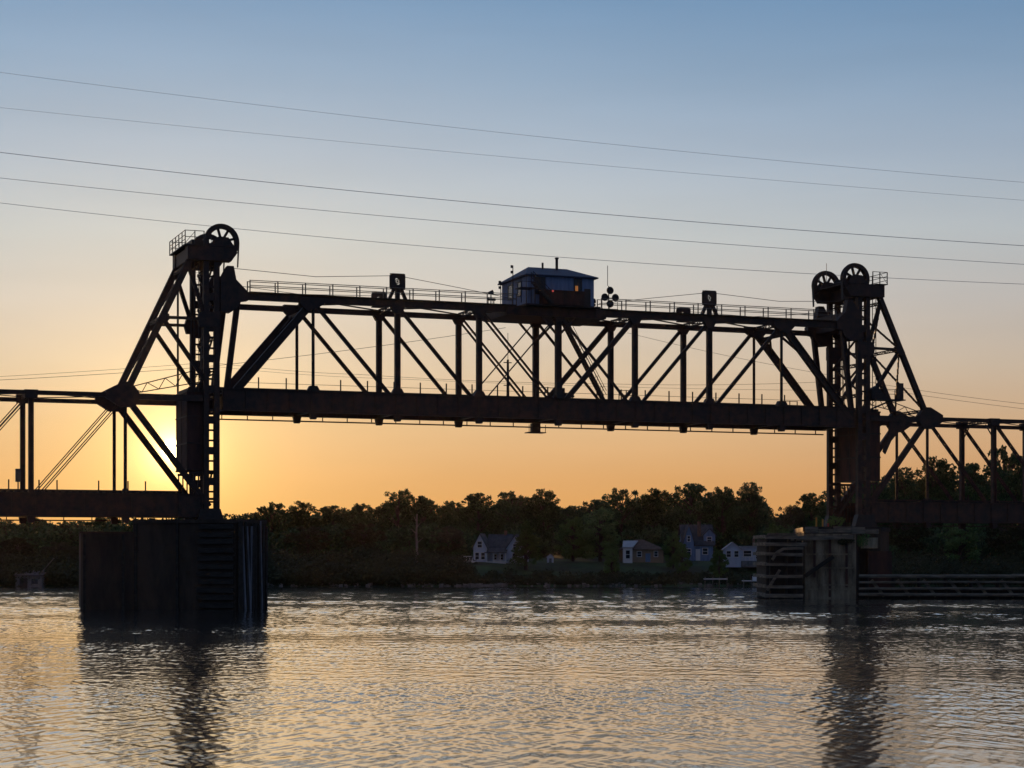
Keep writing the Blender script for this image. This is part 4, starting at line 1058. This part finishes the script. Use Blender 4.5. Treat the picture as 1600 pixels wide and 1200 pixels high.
# woodland mass behind the single trees, and scrub along the bank
sky_pts = [(-500,800),(0,820),(120,820),(200,815),(330,815),(400,806),(440,798),(560,798),(620,788),(680,796),(740,790),(860,782),(895,800),(930,792),(1060,776),(1150,776),(1192,790),(1204,822),(1222,800),(1300,776),(1400,748),(1480,738),(1600,722),(2100,720)]
def lerp_pts(x):
    for (a, b), (c, d) in zip(sky_pts[:-1], sky_pts[1:]):
        if a <= x <= c: return b+(d-b)*(x-a)/(c-a)
    return 800
def wood():
    rg = random.Random(5); mb = MB(); Y0 = 338
    for _ in range(1300):
        x = rg.uniform(-420,2050); Y = Y0+rg.uniform(-10,12); X = px(x,Y); top = CAM_H+(868-lerp_pts(x)+7)*Y/FPX-rg.uniform(0,1.8); g = ground(X,Y)
        z = g+.2+(top-g-1.2)*rg.random(); s = rg.uniform(1.4,2.3)
        leaf_cloud(mb, [(X,Y,z,s*1.3,s*1.1,s*.9)], 11, .8, rg)
    for _ in range(1000):                            # understorey below the crowns
        x = rg.uniform(-420,2050); Y = rg.uniform(299,328)
        if 728 < x < 1205 and Y < 312: continue
        X = px(x,Y); g = ground(X,Y); s = rg.uniform(1.0,1.9)
        leaf_cloud(mb, [(X,Y,g+rg.uniform(.4,4.6),s*1.4,s*1.1,s*.9)], 11, .65, rg)
    o = mb.build('woodland', M['leaf']); tag(o, 'dark continuous woodland behind the riverside trees', 'woodland', kind='stuff')
    mb = MB()
    for _ in range(2100):
        x = rg.uniform(-420,2050); X = px(x,285); near_house = 722 < x < 1205
        Y = shore(X)+.8+abs(rg.gauss(0,1))*(5 if near_house else 8); X = px(x,Y); g = ground(X,Y)
        s = rg.uniform(.35,.9) if near_house else rg.uniform(.8,2.1)
        if near_house and Y > shore(X)+9: continue
        leaf_cloud(mb, [(X,Y,g+s*rg.uniform(.3,.9),s*1.4,s*1.2,s*.8)], 16, .42, rg)
    o = mb.build('undergrowth', M['leaf_olive']); tag(o, 'low scrub and weeds along the far waterline', 'scrub', kind='stuff')
wood()

def bush(x, Y, z, s, label, m='leaf_green', seed=1):
    rg = random.Random(seed); mb = MB(); X = px(x,Y)
    leaf_cloud(mb, [(rg.uniform(-.6,.6)*s, rg.uniform(-.4,.4)*s, rg.uniform(.3,.9)*s, .5*s, .5*s, .4*s) for _ in range(7)], 90/max(.5,s), .2, rg)
    st_ = MB()
    for _ in range(6): st_.tube((0,0,-.15), (rg.uniform(-.5,.5)*s, rg.uniform(-.3,.3)*s, .7*s), .03, 5)
    r = empty('shrub', (X,Y,z)); mb.build('foliage', M[m], r); st_.build('stem', M['bark'], r); tag(r, label, 'shrub', 'shrubs growing on the right pier')
bush(1308, 200.4, 7.42, 1.0, 'yellow green shrub growing on top of the right pier', 'leaf_green', 3)
bush(1322, 199.2, 5.4, 1.0, 'green shrub spilling over the face of the right pier', 'leaf_olive', 4)
bush(1343, 200.2, 5.2, 1.3, 'bushy weed on the right corner of the pale pier', 'leaf_green', 5)

# ------------------------------------------------------------------ houses (own frame: x width, y depth away from the river, z up)
def house(name, x, Y, base_y, rz, label):
    X = px(x, Y); z = CAM_H+(868-base_y)*Y/FPX
    r = empty(name, (X, Y, z), rz); tag(r, label, 'house'); return r
def gable(root, x0, x1, y0, y1, z0, ze, zr, axis='x', wallm='siding', roofm='roof_dark', o=.3, part='wall'):
    if axis == 'x':
        ym = (y0+y1)/2; vs = [(x0,y0,z0),(x1,y0,z0),(x1,y1,z0),(x0,y1,z0),(x0,y0,ze),(x1,y0,ze),(x1,y1,ze),(x0,y1,ze),(x0,ym,zr),(x1,ym,zr)]
        fs = [(0,1,5,4),(2,3,7,6),(0,4,8,7,3),(1,2,6,9,5),(3,2,1,0),(4,5,9,8),(7,8,9,6)]
        MB().add(vs, fs).build(part, M[wallm], root)
        sl = (zr-ze)/(ym-y0); a, b = x0-o, x1+o; t = .14
        e = ze-sl*o; R0 = [(y0-o,e),(ym,zr),(y1+o,e),(y1+o,e+t),(ym,zr+t),(y0-o,e+t)]
        n = 6; vs = [(a,y,z+.01) for y,z in R0]+[(b,y,z+.01) for y,z in R0]
        fs = [(0,1,4,5),(1,2,3,4),(11,10,7,6),(10,9,8,7)]+[(i,(i+1)%n,(i+1)%n+n,i+n) for i in range(n)]
        return MB().add(vs, fs).build('roof', M[roofm], root)
    xm = (x0+x1)/2; vs = [(x0,y0,z0),(x1,y0,z0),(x1,y1,z0),(x0,y1,z0),(x0,y0,ze),(x1,y0,ze),(x1,y1,ze),(x0,y1,ze),(xm,y0,zr),(xm,y1,zr)]
    fs = [(1,2,6,5),(3,0,4,7),(0,1,5,8,4),(2,3,7,9,6),(3,2,1,0),(4,8,9,7),(5,6,9,8)]
    MB().add(vs, fs).build(part, M[wallm], root)
    sl = (zr-ze)/(xm-x0); e = ze-sl*o; t = .14; a, b = y0-o, y1+o
    R0 = [(x0-o,e),(xm,zr),(x1+o,e),(x1+o,e+t),(xm,zr+t),(x0-o,e+t)]; n = 6
    vs = [(x,a,z+.01) for x,z in R0]+[(x,b,z+.01) for x,z in R0]
    fs = [(0,1,4,5),(1,2,3,4),(11,10,7,6),(10,9,8,7)]+[(i,(i+1)%n,(i+1)%n+n,i+n) for i in range(n)]
    return MB().add(vs, fs).build('roof', M[roofm], root)
def window(root, x0, x1, z0, z1, y, side=None, frame='trim'):
    f = MB(); w2 = .09
    def bx(a, b, c, d, u0, u1):
        if side is None: f.box(a, b, y-u1, y-u0, c, d)
        else: f.box(side-u1, side-u0, a, b, c, d)
    bx(x0-w2,x0,z0-w2,z1+w2,.003,.07); bx(x1,x1+w2,z0-w2,z1+w2,.003,.07); bx(x0,x1,z1,z1+w2,.003,.07); bx(x0,x1,z0-w2,z0,.003,.07); bx(x0,x1,(z0+z1)/2-.03,(z0+z1)/2+.03,.003,.05)
    fo = f.build('window', M[frame], root); p = MB()
    if side is None: p.box(x0,x1,y-.03,y-.004,z0,z1)
    else: p.box(side-.03,side-.004,x0,x1,z0,z1)
    po = p.build('pane', M['glass'], None); po.location = po.location-fo.location; po.parent = fo
# white farmhouse
h = house('farmhouse', 768, 296, 877, R(-8), 'white farmhouse with dark roofs and a small white deck on the left bank')
gable(h, -2.6, -.6, -1.2, 3.6, -1, 2.2, 4.1, 'y', o=.22)
gable(h, -.55, 2.7, .6, 4.6, -1, 2.3, 4.0, 'x')
gable(h, 2.3, 5.2, -.4, 3.6, -1, 1.9, 3.95, 'y', part='wing_wall', o=.25)
mb = MB().add([(-.9,-1.3,1.25),(2.5,-1.3,1.25),(2.5,.62,2.15),(-.9,.62,2.15),(-.9,-1.3,1.37),(2.5,-1.3,1.37),(2.5,.62,2.27),(-.9,.62,2.27)], [(3,2,1,0),(4,5,6,7),(0,1,5,4),(1,2,6,5),(2,3,7,6),(3,0,4,7)]); mb.build('porch_roof', M['roof_dark'], h)
for x in (-.55,.5,1.5,2.3): MB().box(x-.07,x+.07,-1.25,-1.1,-.5,1.24).build('porch_post', M['trim'], h)
MB().box(-.5,2.3,-1.2,.6,-1,.02).build('porch_floor', M['trim'], h)
window(h,-1.95,-1.3,2.1,3.0,-1.2); window(h,-2.3,-1.75,.3,1.3,-1.2); window(h,-1.4,-.85,.3,1.3,-1.2); window(h,.1,.7,.25,1.05,.6); window(h,1.1,1.7,.25,1.05,.6); window(h,3.3,4.0,.3,1.2,-.4); window(h,3.4,3.9,1.9,2.6,-.4)
MB().box(1.6,2.0,2.4,2.8,3.4,4.7).build('chimney', M['brick'], h)
MB().box(-4.1,-2.65,-1.6,.4,-.9,.12).build('deck', M['trim'], h)
q = MB()
for x in (-4.05,-3.6,-3.1,-2.7): q.box(x-.04,x+.04,-1.6,-1.52,.12,.75)
q.box(-4.1,-2.65,-1.6,-1.54,.7,.78); q.build('deck_rail', M['trim'], h)
q = MB()
for k in range(5): q.box(-2.6+.25*k,-2.35+.25*k,-2.2,-1.25,-1,-.05-.15*k)
q.build('steps', M['trim'], h)
# tan bungalow
h = house('bungalow', 1005, 296, 874, R(4), 'low tan bungalow with brown hipped roof and white framed windows at mid bank')
MB().box(-3.1,3.1,0,5,-1,1.5).build('wall', M['tan'], h)
MB().add([(-3.4,-.3,1.42),(3.4,-.3,1.42),(3.4,5.3,1.42),(-3.4,5.3,1.42),(-.9,2.5,3.05),(.3,2.5,3.05),(-3.4,-.3,1.52),(3.4,-.3,1.52)], [(6,7,5,4),(7,2,5),(2,3,4,5),(3,6,4),(3,2,1,0),(0,1,7,6),(1,2,7),(3,0,6)]).build('roof', M['roof_brown'], h)
MB().add([(-3.3,-.9,1.75),(-1.7,-.9,1.75),(-.6,1.4,2.75),(-2.9,1.4,2.75),(-3.3,-.9,1.87),(-1.7,-.9,1.87),(-.6,1.4,2.87),(-2.9,1.4,2.87)], [(3,2,1,0),(4,5,6,7),(0,1,5,4),(1,2,6,5),(2,3,7,6),(3,0,4,7)]).build('porch_roof', M['roof_metal'], h)
MB().box(-3.15,-1.75,-.7,.0,-1,1.7).build('porch_wall', M['trim'], h)
window(h,-2.75,-2.15,.15,1.35,-.7); window(h,-.9,-.3,.45,1.15,0); window(h,1.7,2.2,.45,1.2,0)
MB().box(.35,1.1,-.06,-.004,-.4,.9).build('door', M['dusk_tinted_siding'], h)
# steep roofed house
h = house('gabled_house', 1092, 302, 871, R(3), 'tall pale house with steep dark roof, dormer and chimney')
gable(h, -2.4, 2.2, 0, 5.2, -1, 2.1, 5.0, 'x', wallm='dusk_tinted_siding')
gable(h, -2.5, -.9, -.8, 2.0, -1, 2.4, 5.0, 'y', wallm='dusk_tinted_siding', o=.2, part='front_gable_wall')
gable(h, .8, 2.6, .3, 3.6, 1.9, 3.5, 4.4, 'y', wallm='dusk_tinted_siding', o=.25, part='dormer_wall')
MB().box(-.05,.45,.9,1.4,3.2,5.6).build('chimney', M['brick'], h)
window(h,1.35,2.0,2.45,3.15,.3); window(h,.6,1.35,.5,1.4,0); window(h,-1.9,-1.5,2.5,3.3,-.8); window(h,-2.0,-1.4,.5,1.3,-.8)
MB().box(-.5,.2,-.06,-.004,-.5,1.3).build('door', M['trim'], h)
# low white cottage
h = house('cottage', 1160, 290, 880, R(-3), 'low white cottage with gabled front and long glazed porch, right of the steep roofed house')
gable(h, -2.7, -.3, -1.0, 3.6, -.6, 2.1, 3.0, 'y', wallm='siding', roofm='roof_metal', o=.25)
MB().box(-.3,3.9,0,3.6,-.6,2.35).build('wall', M['siding'], h)
MB().box(-.35,4.1,-.4,3.9,2.36,2.56).build('roof', M['roof_metal'], h)
window(h,-2.4,-1.8,.95,1.8,-1.0); window(h,-1.25,-.65,.95,1.8,-1.0); window(h,.2,1.3,.95,1.85,0); window(h,2.0,2.5,.7,1.85,0); window(h,2.75,3.4,.7,1.85,0)
MB().box(-.2,3.9,-1.0,-.02,-.6,.35).build('terrace', M['dock'], h)
q = MB()
for k in range(8): q.box(-.15+.55*k,-.08+.55*k,-1.0,-.93,.352,1.0)
q.box(-.2,3.9,-1.0,-.93,.98,1.05); q.build('terrace_rail', M['trim'], h)
MB().box(1.6,1.95,1.2,1.55,2.57,3.7).build('chimney', M['brick'], h)
# outbuilding
h = house('shed', 860, 298, 875, 0, 'tiny pale shed under the trees at mid bank'); gable(h, -.5, .5, 0, 1.2, -1, .4, .8, 'y', roofm='roof_metal', o=.1)
MB().box(-.2,.2,-.05,-.004,-.5,.25).build('door', M['dock'], h)

# docks, boat, boathouse, stones
def dock(x0, x1, Y, z, label):
    r = empty('dock', ((px(x0,Y)+px(x1,Y))/2, Y, 0)); tag(r, label, 'dock'); a = (px(x1,Y)-px(x0,Y))/2
    MB().box(-a,a,-.8,.8,z-.12,z).build('deck_boards', M['trim'] if z > .8 else M['dock'], r)
    for k in (-1,-.3,.3,1): MB().tube((a*k*.95,-.7,-.8), (a*k*.95,-.7,z+.25), .08, 6).build('post', M['timber'], r)
dock(1160, 1198, 276, .92, 'pale dock with a small boat beside the timber crib')
dock(1100, 1136, 278.5, 1.15, 'low narrow dock below the steep roofed house')
def boat():
    Y = 276.4; r = empty('motor_boat', (px(1188,Y), Y, .93)); tag(r, 'small white boat on the dock next to the timber crib', 'boat')
    prof = [(-1.1,.0),(-1.15,.55),(1.35,.62),(.9,.0)]
    MB().prism(prof, -.5, .5).build('hull', M['boat'], r)
    MB().prism([(-.5,.62),(-.45,1.15),(.15,1.15),(.45,.62)], -.35, .35).build('cabin', M['boat'], r)
    MB().box(-.4,.1,-.37,-.352,.75,1.05).build('cabin_window', M['glass'], r)
    MB().box(-1.4,-1.16,-.12,.12,.15,.8).build('outboard_motor', M['steel2'], r)
boat()
def boathouse():
    Y = 277.6; r = empty('boathouse', (px(45,Y), Y, .2)); tag(r, 'grey boathouse shed at the far left waterline', 'boathouse')
    MB().box(-1.9,1.9,0,2.4,-.9,1.35).build('wall', M['dock'], r)
    MB().add([(-2.1,-.3,1.36),(2.1,-.3,1.36),(2.1,2.6,2.0),(-2.1,2.6,2.0),(-2.1,-.3,1.46),(2.1,-.3,1.46),(2.1,2.6,2.1),(-2.1,2.6,2.1)], [(3,2,1,0),(4,5,6,7),(0,1,5,4),(1,2,6,5),(2,3,7,6),(3,0,4,7)]).build('roof', M['roof_dark'], r)
    MB().box(-1.3,-.2,-.04,-.004,-.6,1.0).build('door', M['steel2'], r); MB().box(.4,1.3,-.04,-.004,.2,.9).build('window', M['glass'], r)
    MB().tube((1.6,.8,1.8), (3.4,.9,3.9), .07, 6).build('leaning_pole', M['pale_bark'], r)
boathouse()
def stones():
    rg = random.Random(9); mb = MB()
    for _ in range(420):
        x = rg.uniform(712,790) if rg.random() < .55 else rg.uniform(380,1195); X = px(x,280); Y = shore(X)+rg.uniform(-.6,3.4); z = max(0, ground(X,Y)); s = rg.uniform(.12,.38)
        c = [Vector((rg.uniform(.6,1)*i*s, rg.uniform(.6,1)*j*s, rg.uniform(.5,.9)*k*s))+Vector((X,Y,z+.05)) for k in (-1,1) for j in (-1,1) for i in (-1,1)]
        mb.add(c, [(0,2,3,1),(4,5,7,6),(0,1,5,4),(2,6,7,3),(0,4,6,2),(1,3,7,5)])
    o = mb.build('stones', M['rock']); tag(o, 'loose pale stones scattered along the far waterline', 'stones', kind='stuff')
stones()

# ------------------------------------------------------------------ evening haze
def haze():
    hz = MB().box(-420, 460, -60, 470, -2.2, 60).build('haze', None)
    m = bpy.data.materials.new('evening haze'); m.use_nodes = True; t = m.node_tree; t.nodes.clear()
    v = t.nodes.new('ShaderNodeVolumePrincipled'); v.inputs['Color'].default_value = (.85,.85,.85,1); v.inputs['Density'].default_value = HAZE; v.inputs['Anisotropy'].default_value = .72
    o = t.nodes.new('ShaderNodeOutputMaterial'); t.links.new(v.outputs[0], o.inputs['Volume']); hz.data.materials.append(m)
    tag(hz, 'thin evening haze over the river', 'haze', kind='stuff')
HAZE = .000010
haze()
